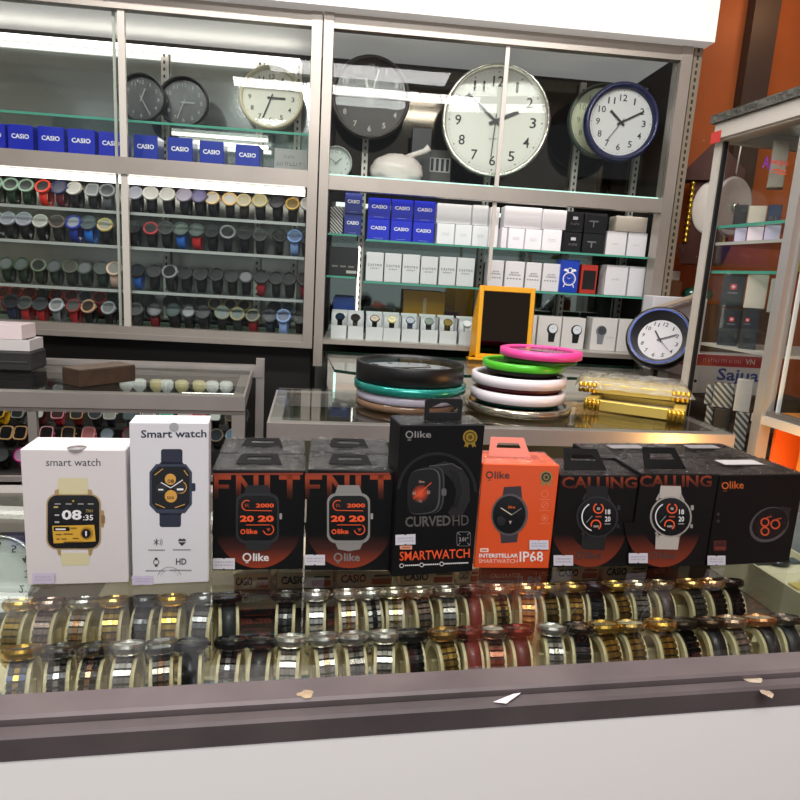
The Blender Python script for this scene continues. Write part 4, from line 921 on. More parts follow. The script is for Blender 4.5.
def cross(T, w, h, u, v, s):
    mb = MB(); c = (w*u, h*v)
    mb.add([(c[0]-s, -.0006, c[1]-s), (c[0]+s, -.0006, c[1]-s), (c[0]+s, -.0006, c[1]+s), (c[0]-s, -.0006, c[1]+s)], [(0, 1, 2, 3)], REDM)
    for a, b in ((.65, .2), (.2, .65)): mb.add([(c[0]-s*a, -.0009, c[1]-s*b), (c[0]+s*a, -.0009, c[1]-s*b), (c[0]+s*a, -.0009, c[1]+s*b), (c[0]-s*a, -.0009, c[1]+s*b)], [(0, 1, 2, 3)], M('e8c8cc', .4))
    mb.box((w*u-s*1.6, -.0006, c[1]-s*2.4), (w*u+s*1.6, -.0003, c[1]-s*1.9), M('6a6c70', .4)); mb.build('cross_emblem', T)
zq = onP(735, 342, RM @ Vector((.17, 0, 0)), RD).z
T, w, h = boxR('cross_carton', 'black carton with red cross emblem, lower one behind the glass', 719, 740, 309, 347, .12, s4, CHAR, group='black cartons with a red cross'); cross(T, w, h, .55, .72, w*.12)
T2, w, h2 = boxR('cross_carton', 'black carton with red cross emblem, standing beside cream cartons', 741, 759, 309, 347, .08, s4, CHAR, group='black cartons with a red cross'); cross(T2, w, h2, .3, .72, w*.12)
T, w, h3 = boxR('cross_carton', 'large charcoal carton with red cross emblem on top of two others', 722, 745, 271, 307, .08, s4+max(h, h2)+.001, CHAR, group='black cartons with a red cross', zmax=s3-.008); cross(T, w, h3, .5, .62, w*.14)
boxR('cream_carton', 'cream carton beside the large charcoal carton with a red cross', 746, 768, 272, 307, .06, s4+max(h, h2)+.001, M('cbc1b2', .5), .06, zmax=s3-.008)
z7 = s4
for i, (y0, zz) in enumerate(((314, s4), (279, None))):
    zz = zz if zz is not None else z7+.108
    T, w, h = boxR('cream_carton', 'pale grey carton behind the door handle, %s of two stacked' % ('lower', 'upper')[i], 769, 789, y0, y0+33, .03, zz+.0, M('b9b7ae', .5), .06, 'pale cartons by the handle', zmax=s3-.008)
    z7 = zz+h-.108+.001 if i == 0 else z7
# cartons below, seen through the sliding pane
zc = onP(720, 384, RM @ Vector((.24, 0, 0)), RD).z
zf = onP(720, 430, RM @ Vector((.2, 0, 0)), RD).z
SJ = M('dcdbe0', .5); SJB = M('274a9c', .45); SJR = M('b83b44', .45)
def sajua(label, Y, x0, x1, y0, y1, red, full):
    a = onY(x0, (y0+y1)/2, Y); b = onY(x1, (y0+y1)/2, Y); zt_ = onY((x0+x1)/2, y0, Y).z; zb_ = onY((x0+x1)/2, y1, Y).z
    T = thing('water_carton', label, 'box', (a.x, Y, zb_), group='white cartons with blue script'); W, H = b.x-a.x, zt_-zb_
    mb = MB(); mb.box((0, 0, 0), (W, .07, H), SJ, .002); mb.build('carton_body', T)
    mb = MB()
    if red: mb.box((0, -.0006, H*.70), (W, -.0003, H*.98), SJR); strokes(mb, W*.35, H*.80, W*.75, H*.88, -.0009, M('d9b9b8', .5)); flat_text(mb, 'VN', W*.80, H*.78, W*.9, H*.91, -.0009, M('e8d8d8', .5))
    if full: flat_text(mb, 'Sajua', W*full[0], H*full[1], W*full[2], H*full[3], -.0012, SJB, .04)
    if not red:
        for k in range(4): mb.box((W*.35, -.0006, H*(.08+.07*k)), (W*(.8-.05*k), -.0003, H*(.10+.07*k)), M('9a9aa8', .5))
    mb.build('front_print', T); return T
zlow = onY(700, 384, 1.95)
sajua('white carton with red band and blue script, lower, beyond the sliding pane', 1.96, 668, 762, 354, 394, True, (.52, .26, .97, .66))
T = sajua('tall white carton with blue script standing behind the navy clock', 1.97, 650, 704, 297, 353.5, False, (.06, .34, .9, .70))
mb = MB(); mb.box((-.02, -.02, 0), (.1, .1, .001), M('b5a08c', .5)); W = .12
T.rotation_euler = (0, 0, 0)
p0 = onY(648, 312, 1.93); p1 = onY(703, 294, 1.93)
mb = MB(); d = (p1-p0); mb.add([(0, 0, 0), tuple(d), (d.x, d.y+.03, d.z+.004), (0, .02, .006), (0, 0, -.004), (d.x, d.y, d.z-.007)], [(0, 1, 2, 3), (0, 4, 5, 1)], M('b3a290', .6)); o = mb.build('cardboard_flap'); o.location = p0; tag(o, 'loose bent cardboard strip above the navy clock', 'cardboard')
# stand carrying those cartons
zs = onY(705, 394, 1.96).z
mb = MB(); mb.box((1.05, 1.93, 0), (1.5, 2.045, zs-.001), M('3a3430', .6)); o = mb.build('low_cupboard'); tag(o, 'dark low cupboard carrying the white script cartons', 'cupboard')
ST = stripe_mat('carton_stripes', '4a4845', 'b5b0aa', 30)
STR = [('striped_carton', 'striped carton against the cabinet post, upper row', 705, 713, 386, 404, .19, ST), ('striped_carton', 'broad striped carton beside the plain white one', 713, 734, 384, 407, .13, ST), ('plain_carton', 'plain off-white carton next to the broad striped one', 735, 752, 380, 412, .07, M('c4bcb8', .5)),
       ('striped_carton', 'striped carton against the cabinet post, lower row', 705, 713, 406, 428, .19, ST), ('dark_carton', 'black carton between two striped ones in the lower row', 713, 730, 409, 432, .13, M('2b2523', .5)), ('striped_carton', 'striped carton beside the glowing post, lower row', 733, 747, 413, 452, .07, ST)]
zB = [0, 0, 0]; hh = [0, 0, 0]
for i in (3, 4, 5):
    nm, lb, a, b, y0, y1, lx, m_ = STR[i]; zb0 = onP((a+b)/2, y1, RM @ Vector((lx, 0, 0)), RD).z
    T, w, h = boxR(nm, lb, a, b, y0, y1, lx, zb0, m_, .03, 'stacked cartons in the lower cabinet'); zB[i-3] = zb0; hh[i-3] = zb0+h+.001
    nm, lb, a, b, y0, y1, lx, m_ = STR[i-3]; boxR(nm, lb, a, b, y0, y1, lx, hh[i-3], m_, .03, 'stacked cartons in the lower cabinet')
zmin = min(zB)
for k in range(3):
    mb = MB(); mb.box(((.19, .125, .03)[k], .02, zB[k]-.008), ((.25, .188, .12)[k], .4, zB[k]-.0005), M('4a453f', .5)); mb.build('shelf', RC)
# lower lit compartment
mb = MB(); mb.box((-.335, .30, 0), (-.02, .305, zb-.02), M('e8702c', .5)); mb.build('back_panel', RC)
for x, m_ in ((-.06, 'c88a4a'), (-.13, 'c05a3a')):
    mb = MB(); mb.box((x, .06, .3), (x+.012, .3, zb-.02), M(m_, .5)); mb.build('divider', RC)
mb = MB(); mb.box((-.335, .04, .70), (-.02, .3, .71), M('c87a40', .5)); mb.build('shelf', RC)
mb = MB(); mb.box((-.019, .022, .3), (-.012, .295, zb-.02), M('e0652a', .5)); mb.build('partition', RC)
mb = MB(); mb.box((0, 0, 0), (.12, .1, .10), M('e02a1e', .4), .003); o = mb.build('red_carton'); o.matrix_world = RM @ Matrix.Translation((-.30, .07, .7105)); tag(o, 'bright red carton in the orange lit lower compartment', 'box')
q = onR(758, 432, .1)
mb = MB(); n = 24; rr_ = .05
mb.lathe([(rr_*.86, -.004), (rr_, -.003), (rr_, .003), (rr_*.86, .004)], M('ee4a3c', .4), 28, close=True); o = mb.build('red_ring'); o.matrix_world = RM @ Matrix.Translation((-.085, .06, q.z)) @ Matrix.Rotation(pi/2, 4, 'X') @ Matrix.Rotation(pi/2, 4, 'Y'); o.location.z = .71+rr_+.0012; tag(o, 'thin red ring standing in the orange lit lower compartment', 'ring')
# glass dishes
for i, (px, x) in enumerate(((786, -.075), (798, -.13))):
    o = MB(); o.lathe([(0, .0), (.022, 0), (.03, .012), (.034, .03), (.027, .045), (.018, .05), (.02, .056), (.017, .056), (.014, .05), (.024, .043), (.03, .03), (.026, .014), (0, .006)], glass_mat('thick_glass', 'e4e9ee', 2.2, .03, haze=.08), 20); o = o.build('glass_jar'); o.location = RM @ Vector((x, .06, zb+.0004)); tag(o, 'clear cut glass jar on the lit cabinet floor, %s of two' % ('farther', 'nearer')[i], 'jar', 'glass jars on the cabinet floor')

# --------------------------------- pendulum clock and things in the corner
WOODR = M('4c2012', .5, noise=.35, nscale=20, spec=.25)
p = onY(704, 250, 2.1)
PM = Matrix.Translation((p.x-.012, 2.13, 0)) @ Matrix.Rotation(radians(-30), 4, 'Z') @ Matrix.Diagonal((.62, .62, 1, 1))
PC = thing('pendulum_clock', 'dark wooden pendulum wall clock with gold rope columns in clear wrapping', 'clock', mat=PM)
zz0 = onY(704, 258, 2.1).z; zz1 = onY(704, 178, 2.1).z; zz2 = onY(704, 138, 2.1).z
mb = MB(); mb.box((-.075, .03, zz0+.03), (.15, .11, zz1+.03), WOODR, .004); mb.build('clock_case', PC)
mb = MB(); mb.prism([(-.11, zz1), (.18, zz1), (.18, zz1+.03), (.035, zz2), (.02, zz2), (-.11, zz1+.03)], -.005, .115, WOODR); mb.build('pediment', PC)
mb = MB(); mb.prism([(-.1, zz0+.045), (.17, zz0+.045), (.14, zz0-.02), (.06, zz0-.02), (.035, zz0-.05), (.01, zz0-.02), (-.07, zz0-.02)], 0, .11, WOODR); mb.build('base_moulding', PC)
for x in (-.06, .13):
    mb = MB(); N = 44; rings = []
    for i in range(N+1):
        z = zz0+.05+(zz1-zz0-.055)*i/N; r = .011*(1+.35*sin(i*1.5)); rings.append([(x+r*cos(2*pi*j/8), .012+r*sin(2*pi*j/8), z) for j in range(8)])
    mb.loft(rings, M('c9a338', .25, .8), smooth=True); mb.build('rope_column', PC)
mb = MB(); mb.X = Matrix.Translation((.035, .029, (zz1+zz0)/2+.04)) @ Matrix.Rotation(pi/2, 4, 'X'); mb.lathe([(.085, 0), (.085, .006), (.078, .008), (.0, .006)], M('d9d0c6', .35), 40); mb.build('dial', PC)
mb = MB(); rings = []
from mathutils import noise
for i in range(25):
    z = zz0-.054+(zz2-zz0+.094)*i/24; ring = []
    for j in range(20):
        a = 2*pi*j/20; k = 1+.12*noise.noise(Vector((cos(a)*2, sin(a)*2, z*14)))
        w_ = 1 if 2 < i < 20 else .75
        ring.append((.035+.165*cos(a)*k*w_, .05+.10*sin(a)*k*w_, z))
    rings.append(ring)
mb.loft(rings, glass_mat('bag_wrap', 'ffffff', .12, .05, haze=.0, bump=1.2), smooth=True); mb.build('plastic_wrap', PC)
p = onY(731, 207, 1.98)
T = thing('round_dial', 'round white translucent clock dial hanging beside the pendulum clock', 'clock dial', mat=face_mat(p, radians(24)))
mb = MB(); mb.X = Matrix.Rotation(pi/2, 4, 'X'); mb.lathe([(0, 0), (.085, 0), (.09, .004), (.086, .012), (.08, .01), (0, .009)], M('a39c98', .3, coat=.4), 40); mb.build('dial', T)
mb = MB(); mb.X = Matrix.Rotation(pi/2, 4, 'X'); mb.lathe([(0, .011), (.012, .011), (.012, .02), (0, .02)], CHROME, 16); mb.build('hub', T)
mb = MB(); mb.tube([(0, .0, .1), (0, -.002, .16), (.01, 0, .26)], .0025, ALUW); mb.build('hanging_cord', T)
x = onY(690, 100, 2.03).x
T = thing('slotted_shelf_post', 'tall yellowish slotted steel post beside the carton cabinet', 'post', (1.018, 2.052, 0))
mb = MB(); mb.box((0, 0, 0), (.026, .022, 2.4), M('8f8574', .45, .3)); mb.build('post_body', T)
mb = MB()
for k in range(70): mb.box((.009, -.0008, .9+k*.021), (.015, -.0003, .912+k*.021), M('2a2218', .6))
mb.build('slot_print', T)
p = onY(702, 300, 2.12)
q0 = onY(690, 303, 2.12); q1 = onY(716, 268, 2.12)
mb = MB(); mb.loft(blob(12, .05, .04, .035, 4.4, .25, 5), M('2f8a6c', .25, coat=.6, noise=.4, nscale=30), smooth=True); o = mb.build('green_wrapped_bundle'); o.location = (q0.x+.085, 2.235, q0.z-.0); tag(o, 'green plastic wrapped bundle below the pendulum clock', 'bundle')
T, w, h = carton('brown_carton', 'brown cardboard carton beside the tall white script carton', 'box', 666, 682, 281, 2.18, 0., .1, M('6a4326', .6))
T, w, h = carton('small_paper_box', 'small grey white box on top of the brown carton', 'box', 668, 680, 271, 2.2, onY(680, 281, 2.18).z+.001, .06, M('b5aca2', .5))
T, w, h = carton('white_cap', 'pale green rounded tub beside the green wrapped bundle', 'tub', 693, 706, 256, 2.1, q0.z+.1, .05, M('b9d8c8', .4)) if False else (None, 0, 0)
mb = MB(); mb.box((q0.x+.03, 2.18, 0), (1.5, 2.29, q0.z-.003), M('4a3424', .6)); o = mb.build('back_shelf_box'); tag(o, 'brown wooden chest under the green wrapped bundle', 'chest')
p = onY(735, 106, 2.28)
mb = MB(); a_ = onY(716, 120, 2.27); b_ = onY(742, 100, 2.27); mb.tube([a_, (a_+b_)/2+Vector((0, -.01, 0)), b_], [.012, .008, .012], M('5a2e16', .6)); mb.tube([(a_+b_)/2+Vector((0, -.01, -.03)), b_+Vector((0, 0, .03))], .016, M('7a4420', .6)); o = mb.build('wooden_clock_hand'); o['label'] = ''
bpy.data.objects.remove(o)
mb = MB(); c = onY(748, 100, 2.26); mb.box((c.x-.03, 2.25, 1.5), (c.x+.06, 2.295, 2.4), M('3a2a20', .6)); o = mb.build('wall_batten'); tag(o, 'dark timber batten fixed upright on the orange wall', 'batten')

# =================================================== front counter (nearest)
FM = Matrix.Translation((.051, .437, 0)) @ Matrix.Rotation(radians(5.6), 4, 'Z'); FI = FM.inverted()
def flat(px, py, z): q = FI @ onZ(px, py, z); return q
T0 = .95
CT = thing('glass_counter', 'nearest glass topped counter displaying two rows of wristwatches', 'counter', mat=FM)
X0, X1, FDP = -1.3, .78, .44
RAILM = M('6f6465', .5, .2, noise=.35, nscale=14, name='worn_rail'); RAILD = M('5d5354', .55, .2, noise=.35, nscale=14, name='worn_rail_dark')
mb = MB()
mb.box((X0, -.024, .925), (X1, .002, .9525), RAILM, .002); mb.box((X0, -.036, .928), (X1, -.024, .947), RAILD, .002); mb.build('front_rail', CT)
mb = MB(); mb.box((X0, FDP-.03, .90), (X1, FDP, .9525), ALU2); mb.build('back_rail', CT)
mb = MB(); mb.box((X0, -.002, T0-.008), (X1, FDP-.03, T0), TOPGLASS); mb.build('glass_top', CT)
mb = MB(); mb.box((X0, -.034, .0), (X1, -.02, .9275), M('f2f0ee', .55)); mb.build('front_panel', CT)
mb = MB(); mb.box((X0, -.019, .835), (X1, FDP-.002, .845), M('5a5046', .5)); mb.build('display_floor', CT)
mb = MB(); mb.box((X0, FDP-.012, .0), (X1, FDP-.002, .90), M('4a3a2c', .5)); mb.build('back_panel', CT)
SHF = .889
mb = MB(); mb.box((-.285, .245, SHF-.016), (.395, FDP-.02, SHF), M('8a7f68', .5, noise=.2)); mb.build('back_shelf', CT)
mb = MB(); mb.box((.395, .235, .846), (.41, FDP-.02, .935), M('b5ab98', .4)); mb.build('shelf_upright', CT)
mb = MB(); mb.box((.41, .30, .846), (.49, .305, .935), M('5f4c3a', .4)); mb.build('brown_partition', CT)
# cartons with lettering on the back shelf
CAL = M('f0d6b4', .5); CALD = M('4a2e24', .45); NVY = M('17213a', .5)
for i, (a, b, k) in enumerate(((234, 271, 'c'), (276, 332, 'c'), (334, 391, 'c'), (396, 452, 'o'), (454, 476, 'c'), (478, 550, 'k'), (552, 598, 'c'), (601, 648, 'c'), (650, 678, 'k'))):
    xa = flat(a, 580, SHF).x; xb = flat(b, 580, SHF).x
    lab = ('tan calculator carton with dark lettering under the counter top, %s in its row', 'brown calculator carton under the counter top, %s in its row', 'tan carton with orange mark under the counter top, %s in its row')['cko'.index(k)] % ORD[i]
    T = thing('calculator_carton', lab, 'box', mat=FM @ Matrix.Translation((xa+.0008, .258, SHF+.0004)), group='calculator cartons on the back shelf')
    W = xb-xa-.0016; H = .021
    mb = MB(); mb.box((0, 0, 0), (W, .1, H), CAL if k != 'k' else CALD, .001); mb.build('carton_body', T)
    mb = MB()
    if k != 'k':
        flat_text(mb, 'CASIO', W*.08, H*.3, W*.52, H*.78, -.0006, NVY, .05); mb.box((W*.62, -.0006, H*.15), (W*.96, -.0003, H*.5), M('b5583a', .5)); mb.box((W*.66, -.0006, H*.62), (W*.95, -.0003, H*.74), M('6a5a4a', .5))
    else:
        flat_text(mb, 'CALCULATOR', W*.12, H*.35, W*.55, H*.62, -.0006, M('c9b9a4', .5), .02); strokes(mb, W*.74, H*.4, W*.95, H*.6, -.0006, M('c9b070', .5))
    mb.build('front_print', T)
# display trays under the watches
for nm, y0, y1, z1 in (('front', .060, .124, .8625), ('rear', .132, .198, .8665)):
    mb = MB(); mb.box((X0+.3, y0, .8455), (.52 if nm == 'front' else .478, y1, z1), CREAM, .0015); o = mb.build('watch_tray'); o.matrix_world = FM; tag(o, 'long cream tray beneath the %s row of wristwatches' % nm, 'tray', 'cream trays in the nearest counter')
    mb = MB(); mb.box((X0+.3, y1+.0005, .8455), (.52 if nm == 'front' else .478, y1+.0065, z1+.001), TEAL); o = mb.build('velvet_strip'); o.matrix_world = FM; tag(o, 'teal velvet strip behind the %s row of wristwatches' % nm, 'strip', 'teal strips in the nearest counter')
HZ = .924
def wml(c, d, s, s2=None, kind='m'):
    if kind == 'm': return dict(case=M(c, .22, .9), dial=M(d, .12, coat=.8), strap=[M(s, .26, .9), M(s2 or s, .22, .9)], crown=M(c, .25, .9))
    return dict(case=M(c, .22, .9), dial=M(d, .12, coat=.8), strap=[M(s, .5, coat=.2), M(s, .5, coat=.2)], crown=M(c, .25, .9))
def frontproto(nm, r, w, shape, strap):
    return watch(nm, 'temp front %s%s%s' % (r, shape, strap), 'watch', 'wristwatches in the nearest counter', shape=shape, r=r, h=.0085, a=.0225, b=.0275, w=w, phi=90, psi=110, strap=strap, mats=(SM('202020'), SM('303030'), SM('101010'), SM('101010')), N=60, t=.0026, nn=30, hands=True)
FP = {}
first_used = set()
cuff0 = {}
def cuff_mesh(w):
    mb = MB(); n = 22; rings = []; a, b = .0222, .0272; zc = .0301
    for i in range(n+1):
        ang = radians(-55)+radians(290)*i/n; c, s = -cos(ang), sin(ang)
        rings.append([(x, (a-d)*c, zc+(b-d)*s) for x, d in ((-w/2, 0), (w/2, 0), (w/2, .0062), (-w/2, .0062))])
    mb.loft(rings, CREAM, caps=True)
    mb.box((-w/2, -.014, .0), (w/2, .014, .0045), CREAM); mb.box((-w*.42, .004, .0045), (w*.42, .008, .034), CREAM)
    return mb
S_, G_, B_, R_, RG, DG, BR = 'c3c1bd', 'c9a24a', '26262a', '6a1a1e', 'c29478', '8f8a80', '5a4636'
row1 = [(22, 655, 'navy steel and gold', wml(G_, '2a3048', '2a3350', G_)), (61, 651, 'black and silver', wml('55565a', '2a2c30', '3a3b3f', S_)), (95, 651, 'black steel and copper', wml('4a4a4c', '2f3a38', '333336', RG)), (127, 651, 'silver', wml(S_, 'd0d0cc', S_)), (162, 648, 'grey square cased', wml('6a6a68', '3a3c3c', '8a8782', RG), 'sq'), (192, 644, 'black bangle', wml('3a3c40', '3a4444', '26282a', '6a6a6c')), (231, 646, 'black steel', wml('2f3032', '1f2223', '2c2c2e', '8a8a8c')), (261, 646, 'black leather strapped', wml('3a3a3c', '2a2a2c', '1a1a1c', None, 'l')), (290, 644, 'bright silver', wml('d8d4cc', 'c9c4b8', 'd4d0c8')), (324, 642, 'silver and bronze', wml(S_, '6a6a66', S_, 'a08a70')), (354, 641, 'grey steel', wml('a9a7a2', '8a8884', '8a8680', '6f6a64')), (384, 638, 'silver chunky', wml('d0ccc4', 'b5b0a8', 'bdb8b0')),
        (412, 639, 'black ceramic', wml('3a3634', '2a2826', '1c1c1e', '3a3a3c')), (446, 641, 'gold', wml('b58a4a', '6a4a28', '9a7a40', 'd8b45a')), (472, 641, 'dark red leather strapped', wml('6a3a34', '4a1a1c', '5a161a', None, 'l')), (496, 640, 'pale dialled copper', wml('9a7a68', 'd8d4c8', 'a06a58', '8a5a48')), (522, 640, 'maroon leather strapped', wml('7a2f2a', '5a1e1e', '4a1416', None, 'l')), (555, 636, 'silver pale dialled', wml(S_, 'dcdcd0', S_, '9a968c')), (580, 632, 'black', wml('4a3f36', '2a2420', '1c1a1c', '2a2628')), (605, 631, 'gold trimmed', wml(G_, 'a08a58', 'b08a40', G_)), (635, 634, 'gold pale dialled', wml('b8985a', 'd8cfae', '9a7a3a', 'c9a04a')), (661, 627, 'bright gold', wml('d8a84a', '8a6a30', '9a7636', 'c2963e')), (685, 629, 'black with gold links', wml('4a4038', '2a2420', '1f1c1e', '3a3030')), (710, 625, 'black leather strapped', wml('5a4636', '3a2c22', '17161a', None, 'l')), (732, 624, 'silver stone set', wml('c9a890', 'b8a08c', 'b5aca4', 'd8d0c8')), (757, 620, 'rose gold', wml('d89868', 'd8c4a8', '2a2428', None, 'l')), (785, 622, 'dark leather strapped', wml('6a5a50', '6a6a70', '221e24', None, 'l'))]
row2 = [(11, 622, 'gold', wml(G_, 'b5a060', 'b59a58', G_)), (47, 613, 'rosy silver', wml('b09a90', '9a8a80', 'a8928a', 'b8a49a')), (82, 611, 'silver and copper', wml(S_, '8a8880', 'b0a8a0', 'c89068')), (112, 612, 'gold', wml('c9a868', 'b5985a', 'b0904c', 'd8bc60')), (144, 610, 'black steel', wml('5a5c5e', '3a3c3e', '3a3b3d', '6a6c6e')), (172, 607, 'bright gold', wml('d8b050', 'b08a30', 'b08a3a', 'e0c060')), (203, 609, 'silver grey', wml('8a8c8c', '5a5c5c', '808284', '9a9a9a')), (228, 606, 'black square smart', wml('1c1c1f', '141416', '1c2426', None, 'l'), 'sq'), (286, 606, 'black steel', wml('4a4a48', '2a2a2a', '2f3030', '5a5a58')), (316, 602, 'silver', wml(S_, 'b5b5b0', 'b8b6b2', 'd8d6d2')), (347, 601, 'silver with gold links', wml('d8d0c4', 'b8a890', S_, 'a88a5a')), (371, 601, 'silver with black links', wml('c9cac4', '9aa09a', 'b5b5b2', '2a2a2a')), (394, 600, 'silver and gold', wml('c9c0a8', 'a8a08c', 'd8d2c4', 'c0a860')),
        (419, 596, 'bronze grey', wml('b8b0a0', '8a8274', '7a6c60', '94867a')), (446, 597, 'silver', wml('b0aca4', '8a8a84', 'a5a29c', 'bdbab4')), (471, 596, 'dark red leather strapped', wml('4a3430', '2a2020', '561a1c', None, 'l')), (497, 594, 'gold two tone', wml('d0a890', 'c0a890', '9a7a40', '4a3a28')), (526, 595, 'orange gold', wml('d8a878', 'd0b090', 'b87a4a', 'd0a060')), (547, 594, 'dark gold', wml('a88a50', '8a7040', '6a5430', '8a7040')), (572, 593, 'antique gold', wml('a8884a', '8a6a38', '8a6a36', 'b08a48')), (593, 592, 'black', wml('2a2a30', '1a1a20', '17181c', '26262c')), (615, 591, 'gold', wml('b0904a', '8a7038', '8a6e3a', 'b8964c')), (637, 591, 'silver grey', wml('b0a088', '8f8a80', '7a7470', '9a9088')), (661, 591, 'dark leather strapped', wml('8a7a60', '6a5c4a', '3a2c2a', None, 'l')), (689, 588, 'gold with black strap', wml('c89a60', 'a88050', '2a2422', None, 'l')), (709, 587, 'gold and black linked', wml('c8986a', '9a7a50', '2f2a2a', '4a3a30')), (732, 590, 'large black', wml('3a2e2c', '2a2020', '2a2224', '3a2c2a'))]
def place_front(e, rowname, idx, trz, yc):
    px, py, d, mm_ = e[:4]; shape = e[4] if len(e) > 4 else 'round'
    q = flat(px, py, HZ)
    sp = 'smooth' if 'leather' in d or 'smart' in d or 'rose gold' in d or 'bangle' in d else 'bracelet'
    big = 'large' in d or (px > 560)
    key = (shape, sp, big)
    lab = '%s wristwatch, %s row of the nearest counter, %s from left' % (d, rowname, ORD[idx])
    loc = FM @ Vector((q.x, yc, trz+.0006)); rz = radians(5.6)+random.uniform(-.15, .15)
    if key not in FP:
        FP[key] = frontproto('wristwatch', .0148 if not big else .0158, .0138 if not big else .0146, shape, sp); o = FP[key]
        o['label'] = lab; LABELS.setdefault(lab, []).append(1); o.location = loc; o.rotation_euler = (0, 0, rz)
        dress(o, mm_)
    else: o = clone(FP[key], lab, loc, rz, mm_)
    cl = 'cream cuff inside the %s wristwatch, %s row, %s from left' % (d, rowname, ORD[idx])
    ck = big
    if ck not in cuff0: c = cuff_mesh(.019 if not big else .020).build('watch_cuff'); cuff0[ck] = c
    else: c = cuff0[ck].copy(); COL.objects.link(c)
    tag(c, cl, 'watch cuff', 'cream cuffs in the nearest counter'); c.location = loc-Vector((0, 0, .0002)); c.rotation_euler = (0, 0, rz)
for i, e in enumerate(row1): place_front(e, 'front', i, .8625, .092)
for i, e in enumerate(row2): place_front(e, 'rear', i, .8665, .165)
# little tags in the counter
for i, (px, py, lab, cc, zz) in enumerate(((700, 612, 'small white price tag leaning between dark watches', 'd5cfc8', .875),)):
    q = flat(px, py, .9); mb = MB(); mb.add([(0, 0, 0), (.02, 0, 0), (.024, .006, .02), (.004, .006, .02)], [(0, 1, 2, 3)], M(cc, .5)); mb.add([(.008, -.0004, .006), (.014, -.0004, .006), (.016, .0026, .013), (.010, .0026, .013)], [(0, 1, 2, 3)], M('b03a40', .5)); o = mb.build('price_tag'); o.matrix_world = FM @ Matrix.Translation((q.x, .127, .8655)); tag(o, lab, 'tag')
# scraps and stains on the rail
for i, (px, py, w_, h_, c, lab, nm) in enumerate(((430, 693, 17, 8, 'b9a184', 'torn tan tape remnant on the front rail near the middle', 'tape_scrap'), (752, 679, 17, 7, 'b8a896', 'torn pale tape remnant on the front rail near its end', 'tape_scrap'), (768, 694, 9, 8, 'b09a86', 'small tan tape remnant on the lower rail strip', 'tape_scrap'), (306, 694, 14, 6, 'b89f80', 'triangular tan tape remnant on the front rail', 'tape_scrap'))):
    q = flat(px, py, .953); zz = .9529 if q.y > -.023 else .9474; q = flat(px, py, zz); S = .0013
    mb = MB(); P = []
    for k in range(11): a = 2*pi*k/11; rr = random.uniform(.6, 1.1); P.append((cos(a)*w_*.5*rr*S*.8, sin(a)*h_*.5*rr*S*1.2, 0))
    mb.add(P, [tuple(range(11))], M(c, .7, noise=.4, nscale=120)); o = mb.build(nm); o.matrix_world = FM @ Matrix.Translation((q.x, q.y, zz)); tag(o, lab, 'tape')
q = [flat(x, y, .9478) for x, y in ((493, 702), (509, 686), (519, 690), (506, 705))]
mb = MB(); mb.add([(p.x, min(p.y, -.026), .9478+i*.0004) for i, p in enumerate(q)], [(0, 1, 2, 3)], M('ecd9e2', .5))
c_ = [(p.x, min(p.y, -.026)) for p in q]
o = mb.build('paper_slip'); o.matrix_world = FM; tag(o, 'small pinkish white paper slip lying on the front rail', 'paper')
# solid clock with mirrored numerals, built in place of a reflection in the glass
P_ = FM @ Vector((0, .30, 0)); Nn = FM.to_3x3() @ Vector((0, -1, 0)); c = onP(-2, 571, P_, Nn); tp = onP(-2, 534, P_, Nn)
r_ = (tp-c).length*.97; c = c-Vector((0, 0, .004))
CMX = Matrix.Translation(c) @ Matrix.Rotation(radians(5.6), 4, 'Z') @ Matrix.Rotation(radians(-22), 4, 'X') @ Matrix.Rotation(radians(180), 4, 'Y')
T = clock('table_clock_or_reflection', 'reflection of a white clock, built solid under the counter glass beside the first carton', 'clock', CMX, r_, .012, M('c9cccc', .25, .6), M('dfe3e4', .4), M('3a3c3e', .5), hm=-62, mm=-120, numr=.8, numsize=.2, rimw=.06, recess=.6, mirror=True)
# cream pillow tray lying at the counter's far end
q0 = flat(800, 640, .862); 
ta = flat(757, 600, .847); tb = flat(800, 641, .847)
T = thing('pillow_tray', 'cream lined tray holding three watches at the end of the nearest counter', 'tray', mat=FM @ Matrix.Translation((.546, .115, .8458)), group=None)
CRM2 = M('cfc8aa', .5)
mb = MB(); mb.box((0, 0, 0), (.10, .30, .004), CRM2); mb.box((0, 0, .004), (.003, .30, .045), CRM2); mb.box((.097, 0, .004), (.10, .30, .045), CRM2); mb.box((.003, 0, .004), (.097, .003, .045), CRM2); mb.box((.003, .297, .004), (.097, .30, .045), CRM2); mb.build('tray_body', T)
for k in range(4):
    mb = MB(); mb.box((.004, .006+k*.073, .005), (.096, .075+k*.073, .038), M('d8d2b4', .55), .006); mb.build('cushion', T)
for i, (yy, nm, cs) in enumerate(((.045, 'steel blue', ('8a95a0', '7f8c98')), (.118, 'gold rimmed white', ('c9b46a', 'e6e2cc')), (.19, 'dark navy', ('3a4450', '4a5460')))):
    T = thing('wristwatch', '%s watch lying on the cream cushion tray' % nm, 'watch', mat=FM @ Matrix.Translation((.546+.05, .115+yy, .8458+.0388)), group='watches on the cushion tray')
    mb = MB(); mb.loft([[(x, y, z) for x, y in outline('round', .0185*s)] for s, z in ((.85, 0), (1, .003), (1, .006), (.9, .0085), (.86, .0075))], M(cs[0], .25, .8)); mb.build('case', T)
    mb = MB(); mb.disc(.0165, .0076, M(cs[1], .15, coat=.7)); mb.build('dial', T)
    mb = MB()
    mb.box((-.035, -.008, 0), (-.016, .008, .003), M(cs[0], .4)); mb.build('strap', T)
    mb = MB(); mb.box((.016, -.008, 0), (.035, .008, .003), M(cs[0], .4)); mb.build('strap', T)
